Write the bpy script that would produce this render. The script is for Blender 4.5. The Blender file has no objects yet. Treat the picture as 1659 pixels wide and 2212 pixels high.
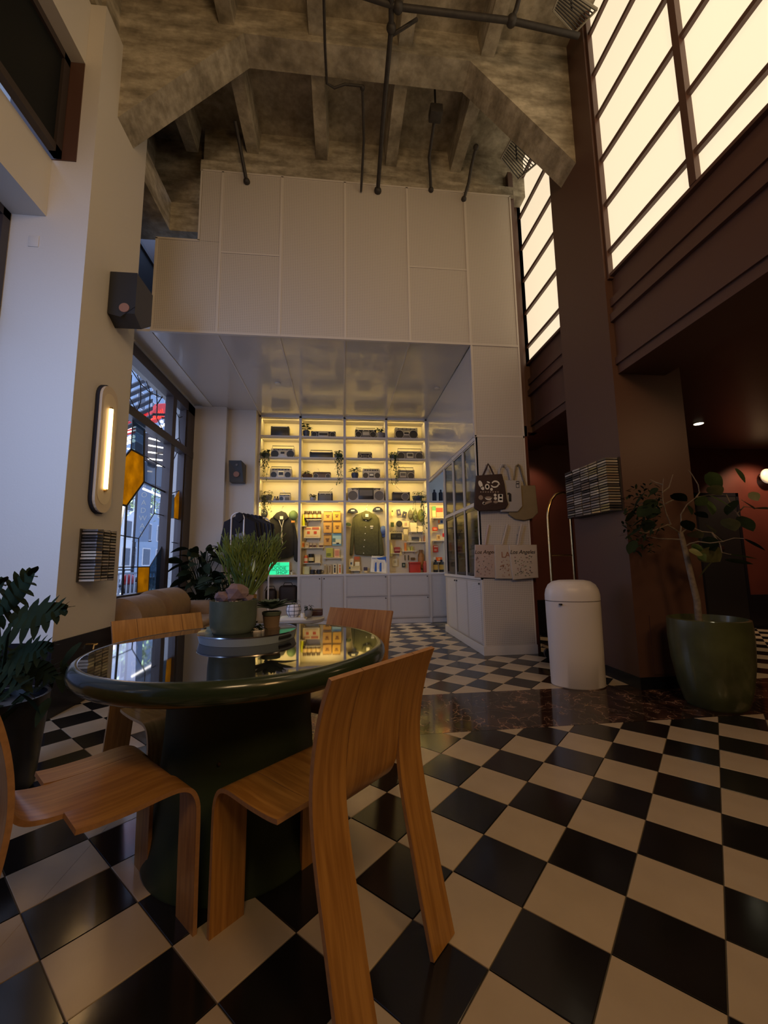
import bpy, bmesh, math, random
from mathutils import Vector, Matrix
R = math.radians
sc = bpy.context.scene
col = sc.collection

# ------------------------------------------------------------------ camera
FPX, PITCH, ROLL, YAW = 874.55, 0.12553874, -0.01390993, -0.10795010
CAMZ = 1.10921
def cam_axes():
    cy, sy = math.cos(YAW), math.sin(YAW)
    r = Vector((cy, sy, 0)); f0 = Vector((-sy, cy, 0)); z = Vector((0, 0, 1))
    f = f0*math.cos(PITCH) + z*math.sin(PITCH); u = r.cross(f)
    return r*math.cos(ROLL)+u*math.sin(ROLL), -r*math.sin(ROLL)+u*math.cos(ROLL), f
CR, CU, CF = cam_axes()
CC = Vector((0, 0, CAMZ))
cam = bpy.data.cameras.new('camera'); camo = bpy.data.objects.new('camera', cam); col.objects.link(camo)
cam.sensor_fit = 'HORIZONTAL'; cam.sensor_width = 36.0; cam.lens = FPX/1659*36
cam.clip_start = 0.02; cam.clip_end = 400
m = Matrix.Identity(4)
for i in range(3):
    m[i][0] = CR[i]; m[i][1] = CU[i]; m[i][2] = -CF[i]; m[i][3] = CC[i]
camo.matrix_world = m
sc.camera = camo
def ray(px, py): return CR*((px-829.5)/FPX) - CU*((py-1106)/FPX) + CF
def PY(px, py, y): d = ray(px, py); return CC + d*(y/d.y)
def PX(px, py, x): d = ray(px, py); return CC + d*(x/d.x)
def PZ(px, py, z=0.0): d = ray(px, py); return CC + d*((z-CAMZ)/d.z)
def proj(p):
    v = Vector(p)-CC; w = v.dot(CF)
    return (829.5+FPX*v.dot(CR)/w, 1106-FPX*v.dot(CU)/w, w)

# ------------------------------------------------------------------ light and exposure
sc.view_settings.view_transform = 'Standard'
try: sc.view_settings.look = 'None'
except Exception: pass
sc.view_settings.gamma = 1.0
sc.view_settings.use_curve_mapping = False
sc.view_settings.exposure = 0.18
wd = bpy.data.worlds.new('dusk'); sc.world = wd; wd.use_nodes = True
bg = wd.node_tree.nodes['Background']; bg.inputs[0].default_value = (0.33, 0.45, 0.78, 1); bg.inputs[1].default_value = 1.75
def area(name, loc, target, size, power, color, sy=None, spread=None):
    l = bpy.data.lights.new(name, 'AREA'); l.energy = power; l.color = color; l.size = size
    if sy: l.shape = 'RECTANGLE'; l.size_y = sy
    if spread: l.spread = R(spread)
    o = bpy.data.objects.new(name, l); col.objects.link(o); o.location = loc
    o.rotation_euler = (Vector(target)-Vector(loc)).to_track_quat('-Z', 'Y').to_euler()
    return o
# lamps of the lobby that hang behind the camera, warm and dim
area('lobby_pendant_light', (1.9, -1.8, 3.6), (0.4, 2.2, 0.4), 0.7, 24, (1.0, 0.56, 0.22))
area('lobby_pendant_light', (0.1, -1.9, 4.4), (0.1, 4.2, 5.4), 1.0, 54, (1.0, 0.66, 0.34))
area('lobby_ceiling_light', (1.2, 1.6, 6.2), (1.0, 2.6, 0.0), 0.9, 9, (1.0, 0.66, 0.36))
area('street_fill_light', (-10.0, 13.0, 5.0), (-21.0, 33.0, 2.5), 3.0, 6500, (0.78, 0.88, 1.0), 1.0)  # added fill that brightens the facades across the street, clear of the marquee
area('side_room_fill_light', (4.6, 1.2, 2.90), (3.9, 2.6, 0.0), 0.5, 7, (1.0, 0.60, 0.30))  # added fill to lift the dark right side; no lamp fitting here
# daylight that comes in through the tall near window on the left
area('near_window_daylight', (-3.0, 0.6, 2.3), (-2.2, 3.6, 1.9), 1.6, 50, (0.36, 0.56, 1.0), 2.8, 95)
# daylight through the leaded shop window
area('shop_window_daylight', (-3.05, 5.9, 2.3), (0.0, 6.2, 2.2), 2.0, 16, (0.56, 0.64, 1.0), 2.4)

# ------------------------------------------------------------------ materials
MATS = {}
def mat(name, c, rough=0.5, metal=0.0, em=None, es=0.0, noise=0.0, nscale=8.0, bump=0.0, bscale=40.0, spec=0.5, coat=0.0, c2=None, stretch=None):
    if name in MATS: return MATS[name]
    mt = bpy.data.materials.new(name); mt.use_nodes = True
    nt = mt.node_tree; N = nt.nodes; L = nt.links; b = N['Principled BSDF']
    b.inputs['Base Color'].default_value = (*c, 1); b.inputs['Roughness'].default_value = rough
    b.inputs['Metallic'].default_value = metal; b.inputs['Specular IOR Level'].default_value = spec
    b.inputs['Coat Weight'].default_value = coat; b.inputs['Coat Roughness'].default_value = 0.06
    if em: b.inputs['Emission Color'].default_value = (*em, 1); b.inputs['Emission Strength'].default_value = es
    tc = N.new('ShaderNodeTexCoord'); src = tc.outputs['Object']
    if stretch:
        mp = N.new('ShaderNodeMapping'); mp.inputs['Scale'].default_value = stretch; L.new(src, mp.inputs['Vector']); src = mp.outputs['Vector']
    if noise > 0 or c2:
        n = N.new('ShaderNodeTexNoise'); n.inputs['Scale'].default_value = nscale; n.inputs['Detail'].default_value = 6
        L.new(src, n.inputs['Vector'])
        mx = N.new('ShaderNodeMix'); mx.data_type = 'RGBA'
        rp = N.new('ShaderNodeMapRange'); rp.inputs['From Min'].default_value = 0.32; rp.inputs['From Max'].default_value = 0.68
        L.new(n.outputs['Fac'], rp.inputs['Value']); L.new(rp.outputs['Result'], mx.inputs['Factor'])
        lo = c2 if c2 else tuple(x*(1-noise) for x in c)
        mx.inputs['A'].default_value = (*lo, 1); mx.inputs['B'].default_value = (*[min(1, x*(1+noise*0.6)) for x in c], 1)
        L.new(mx.outputs['Result'], b.inputs['Base Color'])
    if bump > 0:
        n2 = N.new('ShaderNodeTexNoise'); n2.inputs['Scale'].default_value = bscale; n2.inputs['Detail'].default_value = 5
        L.new(src, n2.inputs['Vector'])
        bp = N.new('ShaderNodeBump'); bp.inputs['Strength'].default_value = bump; bp.inputs['Distance'].default_value = 0.01
        L.new(n2.outputs['Fac'], bp.inputs['Height']); L.new(bp.outputs['Normal'], b.inputs['Normal'])
    MATS[name] = mt
    return mt
def srgb(h):
    h = h.lstrip('#'); o = []
    for i in (0, 2, 4):
        v = int(h[i:i+2], 16)/255
        o.append(v/12.92 if v <= 0.04045 else ((v+0.055)/1.055)**2.4)
    return tuple(o)
def S(name, h, **k): return mat(name, srgb(h), **k)
def glass_mat(name, tint=(1, 1, 1), gloss=0.08, rough=0.02):
    mt = bpy.data.materials.new(name); mt.use_nodes = True; N = mt.node_tree.nodes; L = mt.node_tree.links
    N.clear(); o = N.new('ShaderNodeOutputMaterial'); t = N.new('ShaderNodeBsdfTransparent'); g = N.new('ShaderNodeBsdfGlossy')
    t.inputs[0].default_value = (*tint, 1); g.inputs['Roughness'].default_value = rough
    x = N.new('ShaderNodeMixShader'); x.inputs[0].default_value = gloss
    L.new(t.outputs[0], x.inputs[1]); L.new(g.outputs[0], x.inputs[2]); L.new(x.outputs[0], o.inputs[0])
    MATS[name] = mt
    return mt
def perf_mat(name, c, pitch=0.022, dark=0.55, rough=0.5, axes=('X', 'Z')):
    """white sheet metal with a fine grid of small round holes"""
    mt = bpy.data.materials.new(name); mt.use_nodes = True; nt = mt.node_tree; N = nt.nodes; L = nt.links; b = N['Principled BSDF']
    b.inputs['Roughness'].default_value = rough
    tc = N.new('ShaderNodeTexCoord'); sp = N.new('ShaderNodeSeparateXYZ'); L.new(tc.outputs['Object'], sp.inputs[0])
    outs = []
    for a in axes:
        q = N.new('ShaderNodeMath'); q.operation = 'MULTIPLY'; q.inputs[1].default_value = 2*math.pi/pitch; L.new(sp.outputs[a], q.inputs[0])
        s = N.new('ShaderNodeMath'); s.operation = 'COSINE'; L.new(q.outputs[0], s.inputs[0]); outs.append(s)
    ad = N.new('ShaderNodeMath'); ad.operation = 'ADD'; L.new(outs[0].outputs[0], ad.inputs[0]); L.new(outs[1].outputs[0], ad.inputs[1])
    mr = N.new('ShaderNodeMapRange'); mr.inputs['From Min'].default_value = 0.7; mr.inputs['From Max'].default_value = 1.3; L.new(ad.outputs[0], mr.inputs['Value'])
    mx = N.new('ShaderNodeMix'); mx.data_type = 'RGBA'; L.new(mr.outputs['Result'], mx.inputs['Factor'])
    mx.inputs['A'].default_value = (*c, 1); mx.inputs['B'].default_value = (*[x*dark for x in c], 1)
    L.new(mx.outputs['Result'], b.inputs['Base Color'])
    MATS[name] = mt
    return mt
def concrete_mat(name, ca, cb, cc):
    mt = bpy.data.materials.new(name); mt.use_nodes = True; nt = mt.node_tree; N = nt.nodes; L = nt.links; b = N['Principled BSDF']
    b.inputs['Roughness'].default_value = 0.9
    tc = N.new('ShaderNodeTexCoord')
    n1 = N.new('ShaderNodeTexNoise'); n1.inputs['Scale'].default_value = 2.4; n1.inputs['Detail'].default_value = 8; n1.inputs['Roughness'].default_value = 0.65
    mp = N.new('ShaderNodeMapping'); mp.inputs['Scale'].default_value = (1, 1, 3.2); L.new(tc.outputs['Object'], mp.inputs[0]); L.new(mp.outputs[0], n1.inputs['Vector'])
    n2 = N.new('ShaderNodeTexNoise'); n2.inputs['Scale'].default_value = 14; n2.inputs['Detail'].default_value = 6; L.new(tc.outputs['Object'], n2.inputs['Vector'])
    r = N.new('ShaderNodeValToRGB'); e = r.color_ramp.elements; e[0].position = 0.34; e[0].color = (*ca, 1); e[1].position = 0.66; e[1].color = (*cc, 1)
    k = r.color_ramp.elements.new(0.5); k.color = (*cb, 1); L.new(n1.outputs['Fac'], r.inputs[0])
    mx = N.new('ShaderNodeMix'); mx.data_type = 'RGBA'; mx.blend_type = 'MULTIPLY'; mx.inputs['Factor'].default_value = 0.55
    r2 = N.new('ShaderNodeValToRGB'); r2.color_ramp.elements[0].position = 0.3; r2.color_ramp.elements[0].color = (.55, .55, .52, 1); r2.color_ramp.elements[1].position = .6
    L.new(n2.outputs['Fac'], r2.inputs[0]); L.new(r.outputs[0], mx.inputs['A']); L.new(r2.outputs[0], mx.inputs['B']); L.new(mx.outputs['Result'], b.inputs['Base Color'])
    bp = N.new('ShaderNodeBump'); bp.inputs['Strength'].default_value = 0.5; bp.inputs['Distance'].default_value = 0.02; L.new(n2.outputs['Fac'], bp.inputs['Height']); L.new(bp.outputs[0], b.inputs['Normal'])
    MATS[name] = mt
    return mt
def wood_mat(name, ca, cb, rough=0.35, axis=2, coat=0.0):
    mt = bpy.data.materials.new(name); mt.use_nodes = True; nt = mt.node_tree; N = nt.nodes; L = nt.links; b = N['Principled BSDF']
    b.inputs['Roughness'].default_value = rough; b.inputs['Coat Weight'].default_value = coat; b.inputs['Coat Roughness'].default_value = .12
    tc = N.new('ShaderNodeTexCoord'); mp = N.new('ShaderNodeMapping')
    s = [22, 22, 22]; s[axis] = 1.3; s[1] = 1.3; mp.inputs['Scale'].default_value = s
    L.new(tc.outputs['Object'], mp.inputs[0]); n = N.new('ShaderNodeTexNoise'); n.inputs['Scale'].default_value = 3.0; n.inputs['Detail'].default_value = 7; n.inputs['Distortion'].default_value = .3
    L.new(mp.outputs[0], n.inputs['Vector']); r = N.new('ShaderNodeValToRGB'); r.color_ramp.elements[0].position = .35; r.color_ramp.elements[0].color = (*ca, 1); r.color_ramp.elements[1].position = .65; r.color_ramp.elements[1].color = (*cb, 1)
    L.new(n.outputs['Fac'], r.inputs[0]); L.new(r.outputs[0], b.inputs['Base Color'])
    MATS[name] = mt
    return mt
def marble_mat(name):
    mt = bpy.data.materials.new(name); mt.use_nodes = True; nt = mt.node_tree; N = nt.nodes; L = nt.links; b = N['Principled BSDF']
    b.inputs['Roughness'].default_value = 0.09
    tc = N.new('ShaderNodeTexCoord'); n0 = N.new('ShaderNodeTexNoise'); n0.inputs['Scale'].default_value = 2.2; n0.inputs['Detail'].default_value = 5; L.new(tc.outputs['Object'], n0.inputs['Vector'])
    ad = N.new('ShaderNodeMix'); ad.data_type = 'VECTOR'; ad.inputs['Factor'].default_value = .62; L.new(tc.outputs['Object'], ad.inputs['A']); L.new(n0.outputs['Color'], ad.inputs['B'])
    v = N.new('ShaderNodeTexVoronoi'); v.feature = 'DISTANCE_TO_EDGE'; v.inputs['Scale'].default_value = 11; L.new(ad.outputs['Result'], v.inputs['Vector'])
    r = N.new('ShaderNodeValToRGB'); r.color_ramp.elements[0].position = 0.0; r.color_ramp.elements[0].color = (.34, .22, .16, 1); r.color_ramp.elements[1].position = .035; r.color_ramp.elements[1].color = (.052, .026, .020, 1)
    L.new(v.outputs['Distance'], r.inputs[0])
    n2 = N.new('ShaderNodeTexNoise'); n2.inputs['Scale'].default_value = 5; n2.inputs['Detail'].default_value = 8; L.new(tc.outputs['Object'], n2.inputs['Vector'])
    r2 = N.new('ShaderNodeValToRGB'); r2.color_ramp.elements[0].position = .47; r2.color_ramp.elements[0].color = (.22, .22, .22, 1); r2.color_ramp.elements[1].position = .62; r2.color_ramp.elements[1].color = (1.3, 1.2, 1.1, 1)
    L.new(n2.outputs['Fac'], r2.inputs[0]); mx = N.new('ShaderNodeMix'); mx.data_type = 'RGBA'; mx.blend_type = 'MULTIPLY'; mx.inputs['Factor'].default_value = .8
    L.new(r.outputs[0], mx.inputs['A']); L.new(r2.outputs[0], mx.inputs['B']); L.new(mx.outputs['Result'], b.inputs['Base Color'])
    MATS[name] = mt
    return mt

M_white = mat('white_paint', (.64, .60, .54), .55, bump=.08, bscale=60)
M_tilew = mat('cream_tile', (.48, .39, .28), .26, noise=.10, nscale=3, bump=.03, bscale=9)
M_tileb = mat('black_tile', (.012, .011, .011), .15, noise=.25, nscale=4, bump=.03, bscale=9)
M_grout = mat('grout', (.10, .085, .06), .8)
M_marble = marble_mat('brown_marble')
M_conc = concrete_mat('raw_concrete', (.205, .175, .125), (.36, .315, .235), (.55, .49, .38))
M_perf = perf_mat('perforated_white_metal', (.55, .50, .44))
M_perfY = perf_mat('perforated_white_metal_side', (.58, .54, .50), axes=('Y', 'Z'))
M_soff = mat('soffit_white_metal', (.52, .49, .46), .20, coat=.6, bump=.03, bscale=3)
M_trimw = mat('white_metal_trim', (.60, .55, .49), .45)
M_cab = mat('cabinet_white', (.46, .41, .36), .5)
M_cabin = mat('shelf_back_cream', (.74, .66, .44), .6)
M_brown = mat('brown_paint', (.098, .048, .034), .42, bump=.05, bscale=30)
M_red = mat('oxblood_paint', (.10, .025, .018), .45, noise=.2, nscale=2)
M_black = mat('black_paint', (.012, .012, .014), .35)
M_blackw = mat('black_wainscot', (.008, .008, .012), .3, spec=.3)
M_shoji = mat('lit_shoji_panel', (.8, .75, .62), .6, em=(1.0, .82, .56), es=.80)
M_iron = mat('dark_pipe', (.030, .025, .022), .6, noise=.3, nscale=20)
M_wood = wood_mat('oak_veneer', (.33, .145, .030), (.50, .245, .058), .36, coat=.15)
M_woode = mat('oak_ply_edge', (.40, .21, .095), .5, noise=.15, nscale=60)
M_green = mat('green_lacquer', (.024, .040, .020), .22, coat=.35)
M_glasstop = mat('black_glass_top', (.010, .010, .010), .03, spec=1.0)
M_glasstop.node_tree.nodes['Principled BSDF'].inputs['IOR'].default_value = 1.9
M_pedg = mat('green_satin', (.034, .052, .026), .5, spec=.3)
M_bin = mat('white_enamel', (.70, .66, .64), .35)
M_brass = mat('brass', (.60, .42, .18), .22, 1.0)
M_chrome = mat('chrome', (.6, .6, .6), .2, 1.0)
M_frame = mat('dark_window_frame', (.045, .033, .030), .45)
M_lead = mat('lead_came', (.012, .012, .014), .5)
M_glass = glass_mat('clear_glass')
M_cabglass = glass_mat('cabinet_glass', (.62, .62, .60), .16, .06)
M_amber = mat('amber_glass', (.8, .45, .03), .15, em=(1.0, .48, .02), es=.42)
M_amber.node_tree.nodes['Principled BSDF'].inputs['Emission Strength'].default_value = 0
nb = M_amber.node_tree.nodes['Principled BSDF']; nb.inputs['Transmission Weight'].default_value = .0
M_greyglass = glass_mat('smoked_glass', (.28, .36, .40), .1, .05)
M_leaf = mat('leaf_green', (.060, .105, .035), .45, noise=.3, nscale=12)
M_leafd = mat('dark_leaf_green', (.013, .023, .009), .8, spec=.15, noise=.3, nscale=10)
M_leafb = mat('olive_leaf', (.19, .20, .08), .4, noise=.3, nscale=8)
M_cactus = mat('pencil_cactus_green', (.20, .27, .06), .5, c2=(.08, .15, .03), nscale=9)
M_bark = mat('pale_bark', (.19, .155, .12), .8, noise=.3, nscale=30, bump=.3)
M_soil = mat('soil', (.02, .014, .01), .95)
M_potg = mat('grey_green_ceramic', (.085, .115, .088), .45, noise=.1, nscale=30)
M_tray = mat('blue_grey_metal_tray', (.30, .38, .47), .35)
M_terra = mat('terracotta', (.36, .17, .08), .7, noise=.2)
M_rock = mat('rose_quartz_rock', (.21, .145, .165), .6, noise=.25, nscale=15, bump=.4, bscale=20)
M_peb = mat('white_pebbles', (.6, .55, .48), .7)
M_sofa = mat('tan_velvet', (.24, .15, .078), .75, noise=.12, nscale=10, bump=.1, bscale=80)
M_cream = mat('off_white_card', (.75, .70, .58), .6)
M_silver = mat('silver_plastic', (.42, .39, .36), .38, .3)
M_grey = mat('grey_plastic', (.12, .11, .11), .45)
M_dark = mat('black_plastic', (.022, .022, .024), .35)

# ------------------------------------------------------------------ mesh builder
class MB:
    def __init__(s): s.v = []; s.f = []; s.mi = []; s.sm = []
    def add(s, vs, fs, mi=0, smooth=False):
        o = len(s.v); s.v += [Vector(p) for p in vs]
        for f in fs: s.f.append([i+o for i in f]); s.mi.append(mi); s.sm.append(smooth)
        return s
    def box(s, a, b, mi=0):
        x0, y0, z0 = [min(p, q) for p, q in zip(a, b)]; x1, y1, z1 = [max(p, q) for p, q in zip(a, b)]
        return s.add([(x0, y0, z0), (x1, y0, z0), (x1, y1, z0), (x0, y1, z0), (x0, y0, z1), (x1, y0, z1), (x1, y1, z1), (x0, y1, z1)],
              [(0, 3, 2, 1), (4, 5, 6, 7), (0, 1, 5, 4), (1, 2, 6, 5), (2, 3, 7, 6), (3, 0, 4, 7)], mi)
    def rbox(s, a, b, r=0.01, seg=2, mi=0):
        bm = bmesh.new(); bmesh.ops.create_cube(bm, size=1)
        c = [(p+q)/2 for p, q in zip(a, b)]; d = [abs(p-q) for p, q in zip(a, b)]
        for v in bm.verts: v.co = Vector((c[0]+v.co.x*d[0], c[1]+v.co.y*d[1], c[2]+v.co.z*d[2]))
        r = min(r, min(d)*.49)
        bmesh.ops.bevel(bm, geom=bm.edges[:], offset=r, segments=seg, profile=.5, affect='EDGES')
        return s.bm(bm, mi, True)
    def bm(s, bm, mi=0, smooth=False):
        bm.verts.index_update(); s.add([v.co.copy() for v in bm.verts], [[v.index for v in f.verts] for f in bm.faces], mi, smooth); bm.free(); return s
    def prism(s, pts, d, mi=0):
        """closed outline of 3D points, pushed along the vector d"""
        pts = [Vector(p) for p in pts]; d = Vector(d); n = len(pts)
        return s.add(pts+[p+d for p in pts], [list(range(n))[::-1], list(range(n, 2*n))]+[(i, (i+1) % n, n+(i+1) % n, n+i) for i in range(n)], mi)
    def lathe(s, prof, c=(0, 0, 0), n=32, mi=0, sx=1, sy=1, smooth=True):
        vs = []; fs = []
        for r, z in prof:
            for k in range(n):
                a = 2*math.pi*k/n; vs.append((c[0]+r*sx*math.cos(a), c[1]+r*sy*math.sin(a), c[2]+z))
        for i in range(len(prof)-1):
            for k in range(n):
                fs.append((i*n+k, i*n+(k+1) % n, (i+1)*n+(k+1) % n, (i+1)*n+k))
        s.add(vs, fs, mi, smooth)
        if prof[0][0] > 1e-4: s.add(vs[:n], [list(range(n))[::-1]], mi)
        if prof[-1][0] > 1e-4: s.add(vs[-n:], [list(range(n))], mi)
        return s
    def tube(s, pts, r, n=8, mi=0, closed=False):
        pts = [Vector(p) for p in pts]; rs = r if isinstance(r, (list, tuple)) else [r]*len(pts); vs = []; fs = []
        prev = None; m_ = len(pts)
        for i, p in enumerate(pts):
            t = (pts[(i+1) % m_]-pts[i-1]) if closed else (pts[min(i+1, m_-1)]-pts[max(i-1, 0)])
            t = t.normalized() if t.length > 1e-9 else Vector((0, 0, 1))
            if prev is None:
                up = Vector((0, 0, 1)) if abs(t.z) < .9 else Vector((1, 0, 0)); a = t.cross(up).normalized()
            else:
                a = (prev-t*prev.dot(t)); a = a.normalized() if a.length > 1e-6 else t.orthogonal().normalized()
            prev = a; b = t.cross(a)
            for k in range(n):
                q = 2*math.pi*k/n; vs.append(p+(a*math.cos(q)+b*math.sin(q))*rs[i])
        for i in range(m_ if closed else m_-1):
            j = (i+1) % m_
            for k in range(n): fs.append((i*n+k, i*n+(k+1) % n, j*n+(k+1) % n, j*n+k))
        s.add(vs, fs, mi, True)
        if not closed: s.add(vs[:n], [list(range(n))[::-1]], mi); s.add(vs[-n:], [list(range(n))], mi)
        return s
    def disc(s, c, nrm, r, h, n=20, mi=0):
        nrm = Vector(nrm).normalized(); return s.tube([Vector(c), Vector(c)+nrm*h], r, n, mi)
    def ball(s, c, r, sz=(1, 1, 1), seg=16, rings=10, mi=0):
        bm = bmesh.new(); bmesh.ops.create_uvsphere(bm, u_segments=seg, v_segments=rings, radius=r)
        for v in bm.verts: v.co = Vector((c[0]+v.co.x*sz[0], c[1]+v.co.y*sz[1], c[2]+v.co.z*sz[2]))
        return s.bm(bm, mi, True)
    def sheet(s, prof, x0, x1, t, mi=0, mie=None):
        """side profile [(y,z)...] given thickness t, run from x0 to x1"""
        n = len(prof); P = [Vector((0, a, b)) for a, b in prof]; nn = []
        for i in range(n):
            tg = (P[min(i+1, n-1)]-P[max(i-1, 0)]).normalized(); nn.append(Vector((0, -tg.z, tg.y)))
        vs = []
        for x in (x0, x1):
            for sg in (0, 1):
                for i in range(n): vs.append((x, P[i].y+nn[i].y*t*sg, P[i].z+nn[i].z*t*sg))
        A, B, Cc, D = 0, n, 2*n, 3*n; big = []; ed = []
        for i in range(n-1):
            big.append((A+i, A+i+1, Cc+i+1, Cc+i)); big.append((B+i, D+i, D+i+1, B+i+1))
            ed.append((A+i, B+i, B+i+1, A+i+1)); ed.append((Cc+i, Cc+i+1, D+i+1, D+i))
        ed.append((A, Cc, D, B)); ed.append((A+n-1, B+n-1, D+n-1, Cc+n-1))
        s.add(vs, big, mi, True); s.add(vs, ed, mi if mie is None else mie, False)
        return s
    def xf(s, M): s.v = [M @ v for v in s.v]; return s
    def build(s, name, mats, parent=None, recalc=True):
        me = bpy.data.meshes.new(name)
        off = Vector((0, 0, 0)); p = parent
        while p is not None: off += p.location; p = p.parent
        if not (parent is None): pass
        me.from_pydata([tuple(v-off) for v in s.v], [], s.f)
        for mt in (mats if isinstance(mats, (list, tuple)) else [mats]): me.materials.append(mt)
        for i, pl in enumerate(me.polygons): pl.material_index = s.mi[i]; pl.use_smooth = s.sm[i]
        if recalc:
            bm = bmesh.new(); bm.from_mesh(me); bmesh.ops.remove_doubles(bm, verts=bm.verts, dist=1e-5); bmesh.ops.recalc_face_normals(bm, faces=bm.faces); bm.to_mesh(me); bm.free()
        if any(s.sm):
            try: me.set_sharp_from_angle(angle=R(40))
            except Exception: pass
        o = bpy.data.objects.new(name, me); col.objects.link(o)
        if parent is not None: o.parent = parent
        return o
def tag(o, label=None, cat=None, group=None, kind=None):
    if label: o['label'] = label
    if cat: o['category'] = cat
    if group: o['group'] = group
    if kind: o['kind'] = kind
    return o
def thing(name, label, cat, loc=(0, 0, 0), group=None):
    o = bpy.data.objects.new(name, None); o.empty_display_size = .05; col.objects.link(o); o.location = loc
    return tag(o, label, cat, group)
def children(o): return [c for c in bpy.data.objects if c.parent == o]
def copy_tree(o, parent=None, kids=None):
    c = o.copy(); col.objects.link(c); c.parent = parent
    for ch in children(o): copy_tree(ch, c)
    return c
def text_mb(txt, h, ex=0.002):
    cu = bpy.data.curves.new('t', 'FONT'); cu.body = txt; cu.size = h; cu.extrude = ex; cu.align_x = 'CENTER'; cu.align_y = 'CENTER'; cu.resolution_u = 3
    o = bpy.data.objects.new('t', cu); col.objects.link(o)
    dg = bpy.context.evaluated_depsgraph_get(); me = bpy.data.meshes.new_from_object(o.evaluated_get(dg))
    mb = MB(); mb.add([v.co.copy() for v in me.vertices], [list(p.vertices) for p in me.polygons])
    bpy.data.objects.remove(o); bpy.data.curves.remove(cu); bpy.data.meshes.remove(me)
    return mb
def text(txt, h, c, mtl, parent, name='lettering', rz=0, shear=0, ex=0.002, sx=1.0, tilt=0):
    """lettering that faces -Y at the point c, turned about Z by rz"""
    mb = text_mb(txt, h, ex)
    if shear:
        for v in mb.v: v.x += v.y*shear
    M = Matrix.Translation(Vector(c)) @ Matrix.Rotation(rz, 4, 'Z') @ Matrix.Rotation(R(90), 4, 'X') @ Matrix.Rotation(tilt, 4, 'Z') @ Matrix.Diagonal((sx, 1, 1, 1))
    return mb.xf(M).build(name, mtl, parent, recalc=False)

# ------------------------------------------------------------------ floor: every near tile a piece of its own
T = 0.254; TX, TY = -0.178811*T, -6.231933*T; C45 = math.cos(math.pi/4)
def g2w(i, j): return ((i+j)*C45*T-TX, (-i+j)*C45*T-TY)
def clip(poly, n, d):
    out = []
    for k in range(len(poly)):
        p, q = poly[k], poly[(k+1) % len(poly)]; a = p[0]*n[0]+p[1]*n[1]-d; b = q[0]*n[0]+q[1]*n[1]-d
        if a >= 0: out.append(p)
        if (a >= 0) != (b >= 0): t = a/(a-b); out.append((p[0]+(q[0]-p[0])*t, p[1]+(q[1]-p[1])*t))
    return out
floor = MB().box((-4.2, -2.6, -.06), (7.6, 9.2, -.004)).build('floor', M_grout); tag(floor, kind='structure')
MY0, MY1, MX0 = 2.755, 3.53, -1.0
MB().box((MX0, MY0+.001, -.0035), (7.5, MY1-.001, .0006)).build('marble_band', M_marble, floor)
cells = []
for i in range(-60, 80):
    for j in range(-60, 80):
        c = [g2w(i+a, j+b) for a, b in ((0.006, .006), (.994, .006), (.994, .994), (.006, .994))]
        cx = sum(p[0] for p in c)/4; cy = sum(p[1] for p in c)/4
        if not (-2.7 < cx < 7.3 and -2.3 < cy < 7.7): continue
        u, v, w = proj((cx, cy, 0))
        vis = not (w < .3 or u < -120 or u > 1780 or v > 2500)
        if (1.80 < cx < 2.40 and cy > 4.95) or (cx >= 2.40 and cy > 5.95): continue
        if cx < MX0: parts = [c]
        else: parts = [clip(c, (0, -1), -MY0), clip(c, (0, 1), MY1)]
        if cx >= MX0-.18 and cx < MX0: parts = [clip(c, (-1, 0), -MX0), clip(clip(c, (1, 0), MX0), (0, -1), -MY0), clip(clip(c, (1, 0), MX0), (0, 1), MY1)]
        for p in parts:
            if len(p) < 3: continue
            A = abs(sum(p[k][0]*p[(k+1) % len(p)][1]-p[(k+1) % len(p)][0]*p[k][1] for k in range(len(p))))/2
            if A < 1e-4: continue
            cells.append((A/w**3 if vis else 0, (i+j) % 2, p, A > .0625))
cells.sort(key=lambda q: -q[0])
def tile_mb(p, z=0.0, t=.006):
    n = len(p); cx = sum(q[0] for q in p)/n; cy = sum(q[1] for q in p)/n
    mb = MB(); ins = [(cx+(q[0]-cx)*.988, cy+(q[1]-cy)*.988) for q in p]
    vs = [(q[0], q[1], z-t) for q in p]+[(q[0], q[1], z-.0012) for q in p]+[(q[0], q[1], z) for q in ins]
    fs = [[k, (k+1) % n, n+(k+1) % n, n+k] for k in range(n)]+[[n+k, n+(k+1) % n, 2*n+(k+1) % n, 2*n+k] for k in range(n)]+[[2*n+k for k in range(n)]]
    return mb.add(vs, fs)
full = {}
random.seed(3)
for k, (sz, w, p, whole) in enumerate(cells[:298]):
    mt = M_tilew if w else M_tileb
    if whole and len(p) == 4:
        cx = sum(q[0] for q in p)/4; cy = sum(q[1] for q in p)/4
        if w not in full:
            full[w] = tile_mb([(q[0]-cx, q[1]-cy) for q in p]).build('tile', mt, floor); o = full[w]
        else:
            o = bpy.data.objects.new('tile', full[w].data); col.objects.link(o); o.parent = floor
        o.location = (cx, cy, random.uniform(-.0003, .0003))
    else: tile_mb(p).build('tile', mt, floor)
far = MB()
for sz, w, p, whole in cells[298:]:
    q = tile_mb(p); far.add(q.v, q.f, 0 if w else 1)
tag(far.build('tile', [M_tilew, M_tileb], floor), kind='stuff')

def struct(name, mb, mt, parent=None):
    o = mb.build(name, mt, parent)
    if parent is None: o['kind'] = 'structure'
    return o
def one(name, a, b, mt, parent=None): return struct(name, MB().box(a, b), mt, parent)

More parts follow.
